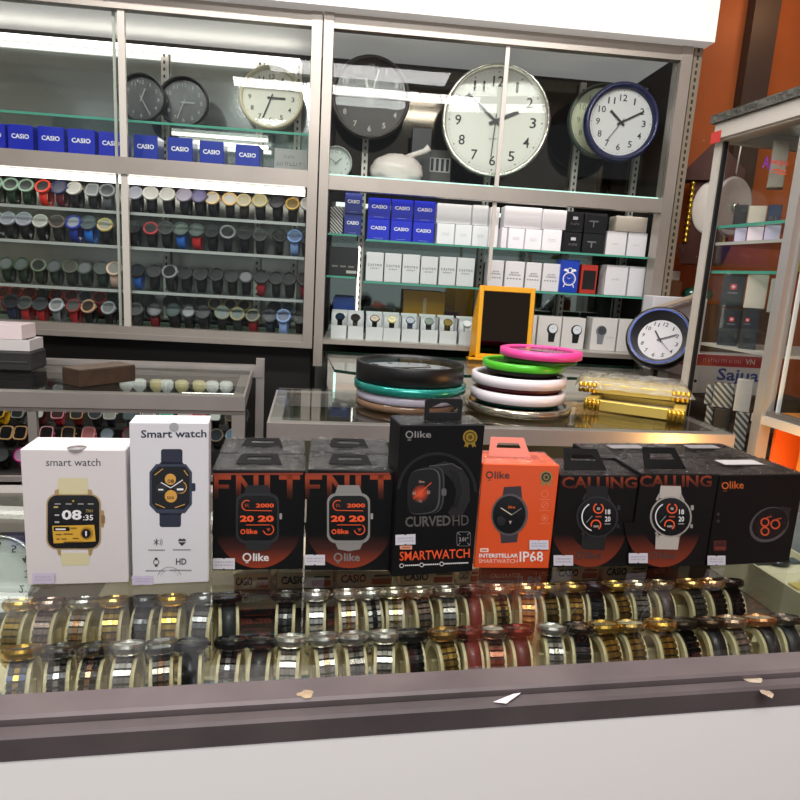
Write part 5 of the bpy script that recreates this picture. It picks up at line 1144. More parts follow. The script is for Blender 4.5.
# side pane beyond
mb = MB(); mb.box((0, 0, 0), (.003, .34, .095), glass_mat('milky_glass', 'd9dee6', 1.2, .05, haze=.5, hazecol='c9ced8')); o = mb.build('side_divider_pane'); o.matrix_world = FM @ Matrix.Translation((.66, .06, .8455)); tag(o, 'milky glass divider beyond the cream cushion tray', 'divider')

# ========================================= smartwatch cartons on the counter
def sbox(name, label, BL, BR, ytop, dep, body, tops=None, group='smartwatch cartons lined up on the nearest counter', toppx=None):
    a = onZ(*BL, T0); b = onZ(*BR, T0); yaw = math.atan2(b.y-a.y, b.x-a.x); W = (b-a).length-.0006
    M4 = Matrix.Translation(Vector((a.x, a.y, T0+.0004))) @ Matrix.Rotation(yaw, 4, 'Z')
    n = M4.to_3x3() @ Vector((0, -1, 0)); xm = toppx or (BL[0]+BR[0])/2
    H = (M4.inverted() @ onP(xm, ytop, a, n)).z
    T = thing(name, label, 'box', mat=M4, group=group)
    mb = MB(); mb.box((0, 0, 0), (W, dep, H), body, .0008)
    o = mb.build('carton_body', T)
    return T, Print(M4), W, H, M4
def wrap_top(T, x0, x1, y0, y1, z, name='shrink_wrap', amp=.0028, side=True):
    from mathutils import noise
    mb = MB(); N = 15; rings = []
    for i in range(N+1):
        ring = []
        for j in range(N+1):
            x = x0+(x1-x0)*i/N; y = y0+(y1-y0)*j/N; e = min(i, N-i, j, N-j)
            q = abs(noise.noise(Vector((x*130, y*130, z*7+x0*11))))
            ring.append((x, y, z+.0006+(amp*(.4+1.6*q) if e else .0002)))
        rings.append(ring)
    mb.loft(rings, WRAP, closed=False); mb.build(name, T)
def handle(T, xc, y, w, z, ht, m, hole=True, lay=55):
    """folding carry tab with a slot"""
    mb = MB(); d = radians(lay)
    P = [(-w/2, 0), (w/2, 0), (w*.40, ht), (-w*.40, ht)]; Hh = [(-w*.30, ht*.42), (w*.30, ht*.42), (w*.25, ht*.74), (-w*.25, ht*.74)]
    f = lambda p, o=0.: (xc+p[0], y+p[1]*sin(d)+o*cos(d), z+p[1]*cos(d)+.0008-o*sin(d)*-1)
    vs = [f(p) for p in P]+[f(p) for p in Hh]+[f(p, .0012) for p in P]+[f(p, .0012) for p in Hh]
    fs = []
    for i in range(4):
        k = (i+1) % 4; fs += [(i, k, 4+k, 4+i), (8+k, 8+i, 12+i, 12+k), (i, 8+i, 8+k, k), (4+k, 12+k, 12+i, 4+i)]
    mb.add(vs, fs, m); mb.build('carry_tab', T)
def sticker(pr, T, x0, y0, x1, y1, col='e6e2ea', name='price_sticker', dy=0.):
    p2 = Print.__new__(Print); p2.Mi, p2.p, p2.n, p2.mb = pr.Mi, pr.p, pr.n, MB()
    w = x1-x0; nx = (x0+x1)/2
    p2.poly([(x0, y0), (nx-1.2, y0+dy*.45), (nx, y0+1+dy*.5), (nx+1.2, y0+dy*.55), (x1, y0+dy), (x1, y1+dy), (nx+1.2, y1+dy*.55), (nx, y1-1+dy*.5), (nx-1.2, y1+dy*.45), (x0, y1)], M(col, .6), 9)
    g_ = M('b9b2c4', .6)
    for k, (f0, f1) in enumerate(((.28, .42), (.55, .68))):
        x = x0+w*.12
        while x < x1-w*.14:
            l = random.uniform(1, 3); p2.rect(x, y0+(y1-y0)*f0+dy*(x-x0)/w, min(x+l, x1-w*.1), y0+(y1-y0)*f1+dy*(x-x0)/w, g_, 10); x += l+.8
    p2.done(name, T)
PW = M('dcd5d5', .45, name='white_carton_card'); PW2 = M('dedce0', .3, coat=.3, name='gloss_white_card')
BKC = M('101012', .4, spec=.18, name='black_carton_card'); BKC2 = M('151213', .4, spec=.18, name='warm_black_card')
OR = M('e2531f', .35, coat=.35, name='orange_card'); ORI = M('e8562a', .4, emit=.12); ORT = M('d86a35', .4, emit=.05); GRY = M('8d8a88', .4); WH = M('f2f0f0', .4); DKG = M('3a3a40', .45)
# ---- 1 white carton
T, P, W, H, M4 = sbox('smartwatch_carton', 'white smartwatch carton showing a cream strapped watch, at the row end', (27.5, 586), (129.5, 583), 449.5, .042, PW, toppx=76)
P.text('smart watch', 46, 458.5, 100.5, 466, DKG, 1, .0); P.done('lettering', T)
sticker(P, T, 33, 572.5, 55, 583, 'cfc3da')
p = P; CRS = M('d8cfa6', .5); GLD = M('c8a878', .3, .5); SCR = M('17181c', .2); YL = M('d9a83a', .4); G3 = M('9a9a96', .5)
p.poly([(58, 478), (87.5, 478), (88.5, 495), (57, 495)], CRS, 1); p.poly([(60, 553), (90, 553), (89, 565), (62, 566)], CRS, 1)
p.poly([(55, 490), (59, 489), (59, 498), (54, 500)], GLD, 2); p.poly([(88, 489), (92, 490), (93, 500), (88, 498)], GLD, 2); p.poly([(57, 548), (61, 549), (61, 556), (58, 554)], GLD, 2); p.poly([(88, 549), (93, 547), (92, 554), (89, 556)], GLD, 2)
p.rrect(46.5, 494, 101, 549, 10, GLD, 3); p.rrect(48, 495, 99.5, 548, 9.5, SCR, 4); p.rrect(101, 510, 104, 527, 1.4, GLD, 3); p.rrect(101.5, 515, 105, 523, 1.2, M('a8865a', .3, .5), 4)
p.text('08', 62, 509.5, 82, 519.5, WH, 5, .06); p.text(':35', 83.5, 514.5, 93.5, 520, WH, 5, .03); p.text('THU', 86, 509, 93, 512, M('b8a45a', .4), 5)
for x, y in ((54, 506), (55, 514), (55, 521)): p.rect(x, y, x+4.5, y+1.5, M('c9b46a' if y < 510 else 'b9b9b6', .4), 5)
for x in (55, 66, 78, 88): p.rect(x, 503, x+6, 504.2, G3, 5)
p.poly([(72, 500), (75, 500), (73.5, 502)], YL, 5)
p.poly([(52.5, 525.5), (94.5, 524.5), (96, 541), (54, 543)], YL, 5); p.rrect(54, 526.5, 70, 530.5, .8, SCR, 6); p.rect(56, 528, 66, 529.5, WH, 7); p.rect(70.5, 527, 77, 528.5, M('8a6a20', .4), 6)
p.circ(87, 533, 6.4, M('a87a22', .4), 6); p.circ(86.5, 533, 4.6, SCR, 7); p.poly([(85.7, 530.5), (87.3, 530.5), (87.3, 534.5), (86.5, 536), (85.7, 534.5)], WH, 8)
for x0, x1, y in ((56, 62, 533.5), (64, 73, 533), (57, 60, 538), (62, 67, 538), (73, 79, 537.5), (64, 84, 541)): p.rect(x0, y, x1, y+1.2, M('6a4e18', .4), 6)
P.done('printed_watch', T)
mb = MB(); mb.lathe([(0, 0), (.008, 0), (.008, .0006), (0, .0006)], glass_mat('seal', 'd8d8d8', 1., haze=.4, hazecol='c9c4c4'), 20); o = mb.build('clear_seal', T); o.location = (W*.52, .004, H+.0002)
# ---- 2 slim white carton
T, P, W, H, M4 = sbox('smartwatch_carton', 'tall slim white smartwatch carton showing a navy strapped watch', (132.8, 586), (209.3, 582.5), 422.5, .03, PW2, toppx=170)
p = P; NV = M('2b3040', .4); NV2 = M('3a4152', .35)
p.text('Smart watch', 141, 430, 206.5, 437.7, NV, 2, .03, dy=-.5); p.circ(174, 423.2+4, 4.8, M('a9a9ae', .4), 1); P.done('lettering', T)
p.rrect(161, 449, 182.5, 470, 2.5, NV, 1); p.poly([(161, 462), (182.5, 462), (188, 470), (153, 470)], NV, 1); p.rrect(159.5, 506, 181, 527, 2.5, NV, 1); p.poly([(153, 505), (188, 505), (181, 515), (160, 515)], NV, 1)
p.poly([(156, 464), (186, 464), (192, 472), (192, 504), (185, 513), (157, 513), (149.5, 505), (149.5, 472)], NV2, 2); p.poly([(158, 466.5), (185, 466.5), (189.5, 473), (189.5, 503), (184, 509), (157, 509), (152, 503), (152, 473)], SCR, 3)
p.rrect(191.5, 483, 195.5, 491, 1.2, NV, 2)
AM = M('d9a04a', .4); p.circ(170.5, 479, 5.6, AM, 4); p.circ(171, 496, 6.2, AM, 4); p.text('08', 167.5, 479, 174, 482.8, SCR, 5); p.text('500', 167, 496, 174, 499, SCR, 5)
p.circ(161, 488, 5, M('2a2c32', .3), 4); p.circ(180, 487.5, 5.6, M('2a2c32', .3), 4); p.arc(180.5, 487, 6.4, .9, AM, 4, -60, 120)
p.line(170.8, 487.5, 161, 482, .9, WH, 6); p.line(170.8, 487.5, 183, 479.5, .9, WH, 6); p.rect(158.5, 488.5, 163.5, 490, WH, 6); p.rect(177, 488, 183.5, 490, WH, 6)
for a, b, c, d in ((154.5, 475, 163, 468.5), (184, 470, 188, 475.5), (155.5, 503.5, 165, 507.5), (175, 507.5, 185, 504)): p.line(a, b, c, d, .8, AM, 4)
P.done('printed_watch', T)
p.poly([(178.2, 540), (180, 538.2), (182, 539.2), (184, 538.2), (186, 540), (185.5, 542.5), (182, 546), (178.6, 542.5)], DKG, 2); p.line(178.5, 541.5, 186, 541.5, .6, WH, 3)
p.line(156.5, 538.5, 156.5, 545.5, .8, DKG, 2); p.line(154, 540, 158.5, 544, .7, DKG, 2); p.line(154, 544, 158.5, 540, .7, DKG, 2); p.arc(157.5, 542, 3.4, .5, DKG, 2, -45, 45); p.arc(157.5, 542, 5, .5, DKG, 2, -45, 45)
p.arc(156.2, 562, 3, .8, DKG, 2); p.rect(154.8, 557.5, 157.6, 559.3, DKG, 2); p.rect(154.8, 564.7, 157.6, 566.5, DKG, 2); p.text('HD', 176, 558.3, 186.5, 564.5, DKG, 2, .04)
for x0, x1, y in ((148.5, 165, 549.3), (173, 191, 549), (146, 165, 570), (170, 192, 569.5)):
    x = x0
    while x < x1: p.rect(x, y, min(x+1.6, x1), y+1.3, M('7a7a80', .5), 2); x += 2.2
p.arc(169.5, 579, 12.5, .8, M('a8a6a8', .4), 2, 200, 340); p.arc(169.5, 579, 9.5, .5, M('b8b6b8', .4), 2, 200, 340)
P.done('icon_print', T); sticker(P, T, 132.5, 575, 153, 584, 'cfc6dd')
# ---- 3, 4: black cartons with cropped glowing letters
def fnit(label, BL, BR, yt, dx, band, caseh, like, rear_label, bl_sticker):
    T, P, W, H, M4 = sbox('smartwatch_carton', label, BL, BR, yt, .058, BKC)
    p = P; zt = H
    gm = grad_mat('glow_letters_%d' % dx, [(H*.70, '101012'), (H*.80, '4a261e'), (H*.92, 'a0452c'), (H*.97, '9a4029')])
    am = grad_mat('glow_arc_%d' % dx, [(0, '9a4028'), (H*.10, '7f3524'), (H*.22, '42231f'), (H*.36, '101012')])
    for x0, x1 in ((214, 218.5), (236, 241), (253.5, 258.5), (264.5, 270), (287, 292.5)): p.rect(x0+dx, 475, x1+dx, 499, gm, 2)
    for a_ in ((218.5, 475, 231, 479.5), (218.5, 484.5, 229, 488.5), (279, 475, 300, 479.5)): p.rect(a_[0]+dx, a_[1], a_[2]+dx, a_[3], gm, 2)
    p.poly([(241+dx, 475), (253.5+dx, 492), (253.5+dx, 499), (241+dx, 482)], gm, 2)
    p.poly([(BL[0]+.6, yt+2.6), (BR[0]-.6, yt+2.2), (BR[0]-.6, yt+4.2), (BL[0]+.6, yt+4.6)], M('8a3a28', .35), 1)
    p.arc(258+dx, 519, 45, 21, am, 1, 4, 176, 40, ry=49); P.done('glow_print', T)
    BD = M(band, .5); CS = M(caseh, .3, .3)
    p.poly([(247+dx, 485), (268+dx, 485), (272+dx, 496), (243+dx, 496)], BD, 3); p.poly([(243+dx, 540), (273+dx, 540), (269+dx, 549), (258+dx, 551), (247+dx, 549)], BD, 3)
    p.rrect(236+dx, 493, 279+dx, 543, 9, CS, 4); p.rrect(238+dx, 495.5, 277+dx, 540, 8, M('141416', .2), 5); p.rrect(279.5+dx, 513, 282+dx, 519, 1, M('c9c6c2', .3, .6), 4)
    p.text('2000', 256+dx, 503, 274+dx, 507.2, ORI, 6, .07); p.text('20', 240+dx, 515, 254+dx, 521.5, ORI, 6, .09); p.text('20', 258+dx, 515, 274+dx, 521.5, ORI, 6, .09)
    p.arc(247+dx, 505, 5.4, .9, ORI, 6, 90, 300); p.line(246+dx, 510, 272+dx, 510.4, .7, ORI, 6); p.text('R', 245+dx, 503.5, 250+dx, 507, M('8a3a24', .4), 6)
    p.line(246+dx, 524.5, 270+dx, 524.5, .7, ORI, 6); p.text('like', 246.5+dx, 528.5, 257.5+dx, 533.5, ORI, 6, .05); p.arc(243+dx, 531.3, 2.5, 1., ORI, 6); p.arc(268.5+dx, 529, 5.6, .9, ORI, 6, -60, 170); p.poly([(266.5+dx, 528), (270.5+dx, 528), (268.5+dx, 531)], M('b8452a', .4), 6); P.done('printed_watch', T)
    LK = M(like, .4); p.text('like', 253+dx, 553, 269+dx, 560.9, LK, 4, .05); p.arc(247+dx, 557, 4.4, 1.5, LK, 4); p.rect(245.5+dx, 562, 248.5+dx, 562.8, LK, 4)
    P.done('lettering', T); sticker(P, T, *bl_sticker, 'dcd9de')
    wrap_top(T, 0, W, 0, .058, H)
    handle(T, W*.48, .012, W*.5, H+.0012, .016, M('070708', .5, spec=.15), lay=68)
    # wrap crinkles down the edge
    T2 = thing('smartwatch_carton', rear_label, 'box', mat=M4 @ Matrix.Translation((0.0, .0615, 0)), group='smartwatch cartons lined up on the nearest counter')
    mb = MB(); mb.box((0, 0, 0), (W, .058, H), BKC, .0008); mb.build('carton_body', T2); wrap_top(T2, 0, W, 0, .058, H); handle(T2, W*.48, .014, W*.5, H+.0012, .016, M('070708', .5, spec=.15), lay=68)
fnit('black carton with cropped orange letters showing a black smartwatch', (212.3, 571), (303.5, 569.5), 470.5, 0, '1f2024', '34363a', 'e8e4e2', 'black carton in clear wrap standing behind the one with black smartwatch', (213, 557.5, 235, 568.5))
fnit('black carton with cropped orange letters showing a grey smartwatch', (304.6, 570.5), (390.5, 571), 470.5, 91, '8d8a86', '9a9894', '7f7a78', 'black carton in clear wrap standing behind the one with grey smartwatch', (304.5, 554, 325, 564.5))
# ---- 5 tall black carton
T, P, W, H, M4 = sbox('smartwatch_carton', 'tall black smartwatch carton with a hanging tab and orange lettering', (391.5, 577.5), (473, 571.5), 425, .04, BKC, toppx=437)
p = P
p.text('like', 414.5, 431, 431, 437.6, GRY, 2, .02); p.arc(409.3, 434.5, 3.8, 1.2, GRY, 2); p.rect(407.5, 439.5, 411, 440.3, GRY, 2); P.done('logo_lettering', T)
GO = M('b8963c', .3, .7); p.circ(470, 437, 7.2, GO, 2); p.circ(470, 437, 5.6, M('5a4a1c', .3, .5), 3); p.circ(470, 437, 4.2, GO, 4); p.circ(470, 437, 2.2, M('6a561e', .3, .5), 5); p.poly([(465.5, 442), (469, 443.5), (467.5, 447.5), (466, 446), (464, 447)], GO, 2); p.poly([(474.5, 442), (471, 443.5), (472.5, 447.5), (474, 446), (476, 447)], GO, 2); P.done('award_emblem', T)
SG = M('1d1d1f', .4); SG2 = M('0f0f11', .25); EDG = M('6a6a6c', .3, .4)
p.arc(437, 492, 40, 3, M('151517', .4), 1, 185, 360, 30); p.poly([(425, 468), (445, 461), (462, 468), (469, 480), (470, 500), (463, 514), (452, 520), (448, 512), (456, 500), (455, 484), (446, 474)], SG, 2); p.poly([(449, 470), (458, 473), (462, 490), (457, 507), (452, 508), (456, 492)], SG2, 3)
p.line(429, 466, 452, 463.5, .8, EDG, 3); p.line(452, 463.5, 461, 469, .8, EDG, 3)
p.sq(427, 490.5, 17, 23.5, M('4a4a4c', .3, .3), 4, -.03, -.1); p.sq(425.5, 490.7, 17, 23.2, SG2, 5, -.03, -.1); p.sq(423.5, 491, 16.5, 22.5, M('58585b', .3, .3), 6, -.03, -.1); p.sq(422.5, 491, 15.8, 21.7, SG2, 7, -.03, -.1)
p.rrect(441, 488, 446, 495.5, 2, EDG, 7)
glow = bpy.data.materials.new('radial_glow'); glow.use_nodes = True
c3 = p.pt(420, 493, 0); nt = glow.node_tree; b_ = nt.nodes['Principled BSDF']; tc = nt.nodes.new('ShaderNodeTexCoord'); vd = nt.nodes.new('ShaderNodeVectorMath'); vd.operation = 'DISTANCE'; vd.inputs[1].default_value = (c3[0], -.00144, c3[2]); mr = nt.nodes.new('ShaderNodeMapRange'); mr.inputs['From Max'].default_value = .0095; cr = nt.nodes.new('ShaderNodeValToRGB'); cr.color_ramp.elements[0].color = rgb('e8552a'); cr.color_ramp.elements[1].color = rgb('121214')
nt.links.new(tc.outputs['Object'], vd.inputs[0]); nt.links.new(vd.outputs['Value'], mr.inputs['Value']); nt.links.new(mr.outputs[0], cr.inputs[0]); nt.links.new(cr.outputs[0], b_.inputs['Base Color'])
p.circ(420, 493, 9.5, glow, 8); p.line(413, 498, 431, 482, .7, ORI, 9); p.text('like', 418.5, 480, 424, 482.3, M('c9a090', .4), 9, .02); p.text('43', 412, 491, 415.5, 494.5, M('c9a090', .4), 9); p.text('20', 426, 490, 429.5, 493.5, M('c9a090', .4), 9); p.text('78', 418, 499.5, 421.5, 502, M('9a8a84', .4), 9); P.done('printed_watch', T)
p.text('CURVED', 405, 516.5, 450.5, 527, M('5a5754', .4), 3, .05, dy=-1.5); p.text('HD', 452.5, 515.3, 468.5, 525.5, M('5a5754', .4), 3, -.005, dy=-.5)
P.done('title_lettering', T)
p.rrect(456.5, 531.5, 470.5, 546, 3, M('77777a', .4), 2); p.rrect(457, 532, 470, 545.5, 2.8, BKC, 3); p.text('2.01"', 458.8, 537, 468, 541, M('b9b9b9', .4), 4, .01); 
for a, b, c, d in ((457, 532, 460, 535), (470, 532, 467, 535), (457, 545.5, 460, 542.5), (470, 545.5, 467, 542.5)): p.line(a, b, c, d, .5, M('9a9a9c', .4), 4)
P.done('size_emblem', T)
p.rrect(399.8, 545.3, 412, 549.3, .8, M('e8a78c', .4), 2); p.rect(402, 546.6, 410, 548, M('c06a4a', .4), 3)
p.text('SMARTWATCH', 399.5, 551.5, 469.5, 560.7, ORI, 3, .015, dy=-3.2)
for x, y, x0, x1 in ((401.5, 565.5, 404.5, 419), (421.5, 564.7, 424, 439), (441.5, 563.7, 444, 468)):
    p.arc(x, y, 2.2, .6, WH, 3)
    q = x0
    while q < x1: p.rect(q, y-.9-(q-x0)*.04, min(q+1.5, x1), y+.4-(q-x0)*.04, WH, 3); q += 2.1
P.done('lettering', T); sticker(P, T, 395, 534.2, 415, 544.5, 'd6d6de', dy=-.8)
mb = MB(); w2 = W*.50; x0 = W*.31; zz = H; tz = .0225; y = .018
Pn = [(x0+.002, zz), (x0+w2-.002, zz), (x0+w2-.002, zz+tz*.9), (x0+w2-.004, zz+tz), (x0+.004, zz+tz), (x0+.002, zz+tz*.9)]
cx = x0+w2/2
Hn = [(cx-w2*.34, zz+tz*.38), (cx+w2*.34, zz+tz*.38), (cx+w2*.34, zz+tz*.58), (cx+w2*.06, zz+tz*.82), (cx-w2*.06, zz+tz*.82), (cx-w2*.34, zz+tz*.58)]
vs = [(a, y, b) for a, b in Pn]+[(a, y, b) for a, b in Hn]+[(a, y+.0012, b) for a, b in Pn]+[(a, y+.0012, b) for a, b in Hn]; fs = []
for i in range(6): k = (i+1) % 6; fs += [(i, k, 6+k, 6+i), (12+k, 12+i, 18+i, 18+k), (i, 12+i, 12+k, k), (6+k, 18+k, 18+i, 6+i)]
mb.add(vs, fs, M('0d0d0f', .4)); mb.build('hanging_tab', T)
wrap_top(T, 0, W, 0, .04, H, amp=.0012)
# ---- 6 orange carton
T, P, W, H, M4 = sbox('smartwatch_carton', 'bright orange smartwatch carton with white lettering and a black watch', (473.5, 568.5), (549, 569), 464.5, .05, OR, toppx=519)
p = P; CH = M('3a3436', .4)
p.text('like', 494.5, 471.3, 509.5, 478.6, CH, 2, .03); p.arc(489.5, 474.8, 3.7, 1.3, CH, 2); p.rect(488, 479.7, 490.5, 480.4, CH, 2); P.done('logo_lettering', T)
p.circ(546, 477, 6.2, M('b09a60', .3, .6), 2); p.circ(546, 477, 4.8, M('3a342c', .3), 3); p.circ(546, 477, 3, M('a8945a', .3, .6), 4); p.circ(546, 477, 1.7, CH, 5); p.poly([(542, 481.5), (545, 482.8), (544, 486), (541, 485)], M('b09a60', .3, .6), 2); p.poly([(550, 481.5), (547, 482.8), (548, 486), (551, 485)], M('b09a60', .3, .6), 2); P.done('award_emblem', T)
ST1 = M('38323a', .45); p.poly([(504, 487), (521, 486), (522, 498), (502, 498)], ST1, 2); p.poly([(500, 530), (518.5, 530), (517, 542), (501, 543)], ST1, 2)
p.circ(509.5, 514.5, 18.4, M('6a6468', .3, .4), 3, 21, rot=.12); p.circ(509, 514.5, 16.4, M('121316', .2), 4, 19, rot=.12)
p.line(511.5, 514.5, 500.5, 507.5, .8, M('e8dcc0', .4), 6); p.line(511.5, 514.5, 521, 508, .6, M('9a9690', .4), 6); p.text('like', 508, 505.3, 515, 508, M('e86a2a', .4), 6, .02); p.poly([(508.5, 520.5), (511.5, 520.5), (510, 524)], M('b9a49a', .4), 6); p.circ(501, 521, 4.5, M('1f2022', .3), 5); p.circ(500, 519, 3.4, M('2c2a2c', .3), 6)
P.done('printed_watch', T); OL = M('ea8058', .4)
for y in (494, 505, 518): p.arc(544.5, y, 3.6, .7, OL, 2); p.rect(539, y+5, 550, y+5.7, OL, 2)
p.line(542.5, 507, 546.5, 503, .7, OL, 2); p.rect(543, 516.5, 546, 519.5, OL, 2)
P.done('icon_print', T)
p.rrect(480, 548, 488.5, 552, .8, M('f6d8cc', .4), 2); p.rect(481.5, 549.3, 486.8, 550.7, M('d8744a', .4), 3)
p.text('INTERSTELLAR', 479, 553.5, 518, 557.5, WH, 2, .05); p.text('SMARTWATCH', 478.5, 559, 517.5, 563, M('f6cfc0', .4), 2, .0); p.text('IP68', 519.5, 551.3, 543, 561.8, WH, 2, .02); p.rect(533, 560.3, 540, 561.6, OR, 3)
P.done('lettering', T); sticker(P, T, 529, 539.5, 548, 549, 'd9d6e4')
handle(T, W*.42, .022, W*.56, H+.0008, .022, glass_mat('pink_film', 'f0a898', 1., .1, haze=.55, hazecol='f09a8a'), lay=40); wrap_top(T, 0, W, 0, .05, H, amp=.0014)
# ---- 7, 8 CALLING cartons
def calling(label, BL, BR, yt, x0t, x1t, cx, band, ring, like, stk, textx):
    T, P, W, H, M4 = sbox('smartwatch_carton', label, BL, BR, yt, .06, BKC2)
    p = P
    gm = grad_mat('calling_letters_%d' % int(cx), [(H*.82, '151213'), (H*.90, '5c2a1e'), (H*.985, '94402a')]); am = grad_mat('calling_arc_%d' % int(cx), [(0, '8a3a26'), (H*.15, '6f3022'), (H*.36, '151213')])
    p.text('CALLING', x0t, yt+1.2, x1t, yt+13, gm, 2, .055); p.arc(cx-8, 521, 38.5, 19, am, 1, 2, 178, 40, ry=46); P.done('glow_print', T)
    BD = M(band, .5); p.poly([(cx-10, 485.5), (cx+10, 486), (cx+11, 498), (cx-12, 498)], BD, 3); p.poly([(cx-15, 535), (cx+9, 536), (cx+7, 549.5), (cx-15.5, 549)], BD, 3)
    for a in ((-14, 500, -11, 494), (13, 501, 10, 495), (-15, 532, -12, 537), (10, 533, 7, 537)): p.line(cx+a[0], a[1], cx+a[2], a[3], 2.4, M(ring, .3, .4), 3)
    p.circ(cx, 516.5, 21, M(ring, .3, .4), 4, 20.5); p.circ(cx, 516.5, 19.2, M('141316', .2), 5, 19); p.arc(cx-1, 516.5, 15, 1.1, WH, 6, 110, 240); p.line(cx-11, 522, cx-5, 515.5, .6, G3, 6)
    p.arc(cx+1, 508, 5.4, 1.3, ORI, 6, -60, 250); p.arc(cx-1.5, 524.5, 5.4, 1.3, ORI, 6, -200, 60); p.rect(cx-2, 515.6, cx+4, 517, M('b4472a', .4), 6); p.rect(cx-.5, 507, cx+2.5, 509.6, M('9a9690', .4), 6); p.rect(cx-4, 525, cx+1.5, 527, M('9a9690', .4), 6)
    p.text('18', cx+8, 509, cx+13, 514, WH, 6, .03); p.text('20', cx+7.5, 516, cx+13, 521.2, WH, 6, .03); p.rect(cx+7, 523, cx+13, 524, G3, 6)
    p.rrect(cx+20, 505, cx+23, 510, .9, M(ring, .3, .4), 3); p.rrect(cx+19.5, 524, cx+22, 528, .9, M(ring, .3, .4), 3)
    P.done('printed_watch', T); LK = M(like, .5); p.text('like', cx-12, 551.5, cx+4, 558.5, LK, 4, .02); p.arc(cx-17.5, 555, 3.8, 1.2, LK, 4)
    P.done('lettering', T); sticker(P, T, *stk, 'd9d4de'); wrap_top(T, 0, W, 0, .06, H, amp=.0012)
    handle(T, W*.38, .012, W*.54, H+.001, .026, M('09090a', .5, spec=.2), lay=45)
    return T, W, H, M4
calling('black calling smartwatch carton picturing a watch with black strap', (549.5, 568), (627.5, 566.5), 475.5, 561.5, 637, 597, '17161a', '3a3a3e', '3a3234', (553, 554.5, 572.5, 565), 0)
calling('black calling smartwatch carton picturing a watch with pale strap', (628.5, 567.5), (705, 566.5), 474, 639.5, 711.5, 670.5, 'bdb4ac', 'b9b2aa', '4a3c38', (628, 552.5, 647, 562.5), 0)
# ---- 9 last carton
T, P, W, H, M4 = sbox('smartwatch_carton', 'black carton at the row end with orange outline watch', (706, 566.5), (789.5, 562.5), 475, .066, BKC2, toppx=756)
p = P; OO = M('c9622c', .4)
p.text('like', 729.5, 481, 743.5, 488.5, OO, 2, .02); p.arc(725, 485.5, 3.6, 1.2, OO, 2); p.rect(723, 490.5, 727, 491.1, M('8a4a2c', .4), 2); P.done('logo_lettering', T)
p.circ(769, 524.5, 21, M('5a575c', .3, .3), 2, 16.5, rot=-.55); p.circ(769.5, 523.5, 19, M('17161a', .25), 3, 14.5, rot=-.55); p.poly([(780, 506), (791, 508), (786, 530), (782, 528)], M('242226', .3), 2)
for a, b, rr in ((764.5, 522, 4.6), (774.8, 524, 5.0), (764.5, 531, 4.6)): p.arc(a, b, rr, 1.5, M('d2502a', .4), 4)
p.line(766, 517.5, 771, 516, 1.1, M('b8452a', .4), 4); p.line(776, 519, 781, 518, 1.1, M('b8452a', .4), 4)
P.done('printed_watch', T)
p.rrect(713.5, 540.5, 726, 550.5, 1, M('5a2420', .4), 2); p.rect(715, 542, 724.5, 546, M('3a1c1a', .4), 3); p.rect(715, 547, 724.5, 549, M('7a2f28', .4), 3)
P.done('label_print', T)
for y in (514, 521): p.circ(718, y, 1.6, M('3a2f30', .4), 2)
P.done('front_print', T); sticker(P, T, 706.5, 555, 724.5, 564.5, 'd9d4e0'); wrap_top(T, 0, W, 0, .066, H, amp=.001)
mb = MB(); mb.box((W*.25, .028, H+.003), (W*.72, .046, H+.0036), M('b9b4b4', .3)); mb.build('top_label', T)
for k, (dx_, lb) in enumerate(((-(W-.003), 'black carton in the second row behind the pale strap picture'), (.0, 'black carton in the second row behind the last carton'))):
    dd = .0672
    T2 = thing('smartwatch_carton', lb, 'box', mat=M4 @ Matrix.Translation((dx_, dd, 0)), group='smartwatch cartons lined up on the nearest counter')
    mb = MB(); mb.box((0, 0, 0), (W-.004, .066, H), BKC2, .0008); mb.build('carton_body', T2); wrap_top(T2, 0, W-.004, 0, .066, H, amp=.001)
    mb = MB(); mb.box((W*.3, .03, H+.003), (W*.7, .045, H+.0036), M('8a8688', .3)); mb.build('top_label', T2)

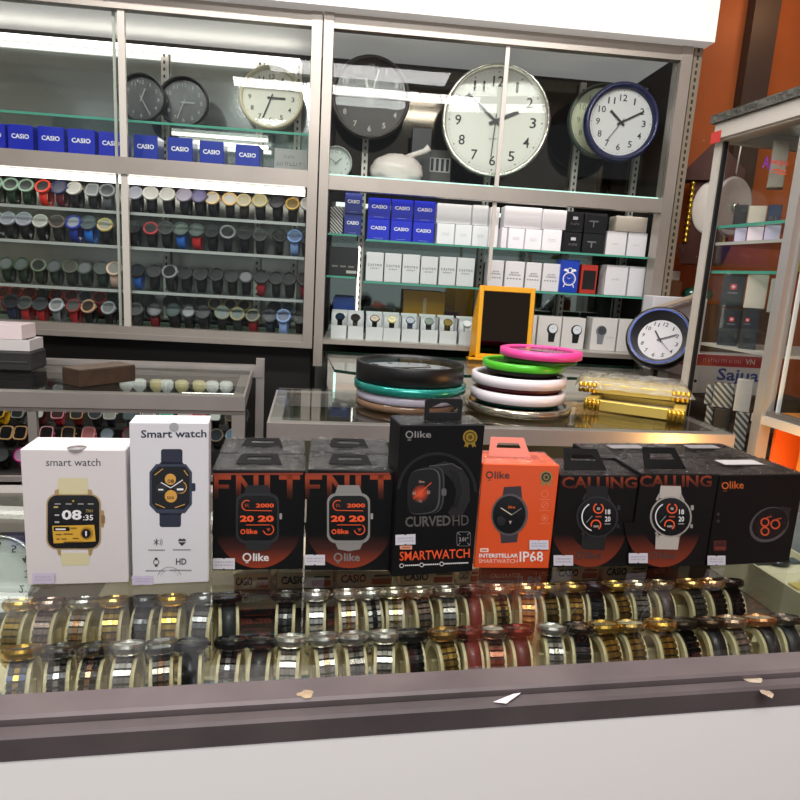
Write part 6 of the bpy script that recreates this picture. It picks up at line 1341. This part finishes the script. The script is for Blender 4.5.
# ================================================================== light
def area(name, loc, size, power, col=(1, 1, 1), rot=(0, 0, 0), sy=None):
    l = bpy.data.lights.new(name, 'AREA'); l.energy = power; l.color = col; l.size = size
    if sy: l.shape = 'RECTANGLE'; l.size_y = sy
    o = bpy.data.objects.new(name, l); COL.objects.link(o); o.location = loc; o.rotation_euler = rot; return o
area('ceiling_light', (-.7, .8, 2.57), 1.2, 14, (1, .97, .94), sy=.12)
area('ceiling_light', (.7, .8, 2.57), 1.2, 14, (1, .95, .90), sy=.12)
area('ceiling_light', (0, -.5, 2.57), 1.2, 22, (1, .97, .95), sy=.3)
area('aisle_light', (0, -.9, 2.55), 1.8, 16, (1, .97, .96), rot=(radians(35), 0, 0), sy=.08)
area('cabinet_fill_light', (-.1, .9, 2.55), 2.2, 16, (1, .98, .95), rot=(radians(40), 0, 0), sy=.04)  # unseen fill lamp added to brighten the wall cabinets
def lamp(name, loc, power, col, r=.03):
    l = bpy.data.lights.new(name, 'POINT'); l.energy = power; l.color = col; l.shadow_soft_size = r
    o = bpy.data.objects.new(name, l); COL.objects.link(o); o.location = loc; return o
lamp('warm_counter_lamp', (.84, 1.10, .88), 2.2, (1, .55, .14), .02)
lamp('warm_cabinet_lamp', RM @ Vector((-.20, .15, .80)), 7, (1, .5, .15))
lamp('warm_corner_lamp', (1.35, 2.1, 2.2), 1.0, (1, .6, .3))
w = bpy.data.worlds.new('world'); scene.world = w; w.use_nodes = True
w.node_tree.nodes['Background'].inputs[0].default_value = (.75, .76, .8, 1); w.node_tree.nodes['Background'].inputs[1].default_value = .55
scene.view_settings.view_transform = 'Standard'; scene.view_settings.look = 'None'; scene.view_settings.exposure = 0
scene.cycles.max_bounces = 10; scene.cycles.transparent_max_bounces = 24; scene.cycles.glossy_bounces = 5; scene.cycles.diffuse_bounces = 3
scene.cycles.caustics_reflective = False; scene.cycles.caustics_refractive = False; scene.cycles.sample_clamp_indirect = 6
for k, v in LABELS.items():
    if len(v) > 1: print('DUP LABEL', k, len(v))
    if not 4 <= len(k.split()) <= 16: print('LEN', len(k.split()), k)
for o in scene.objects:
    if o.parent is None and o.type in ('MESH', 'EMPTY') and not o.get('label') and not o.get('kind'): print('NO LABEL', o.name)
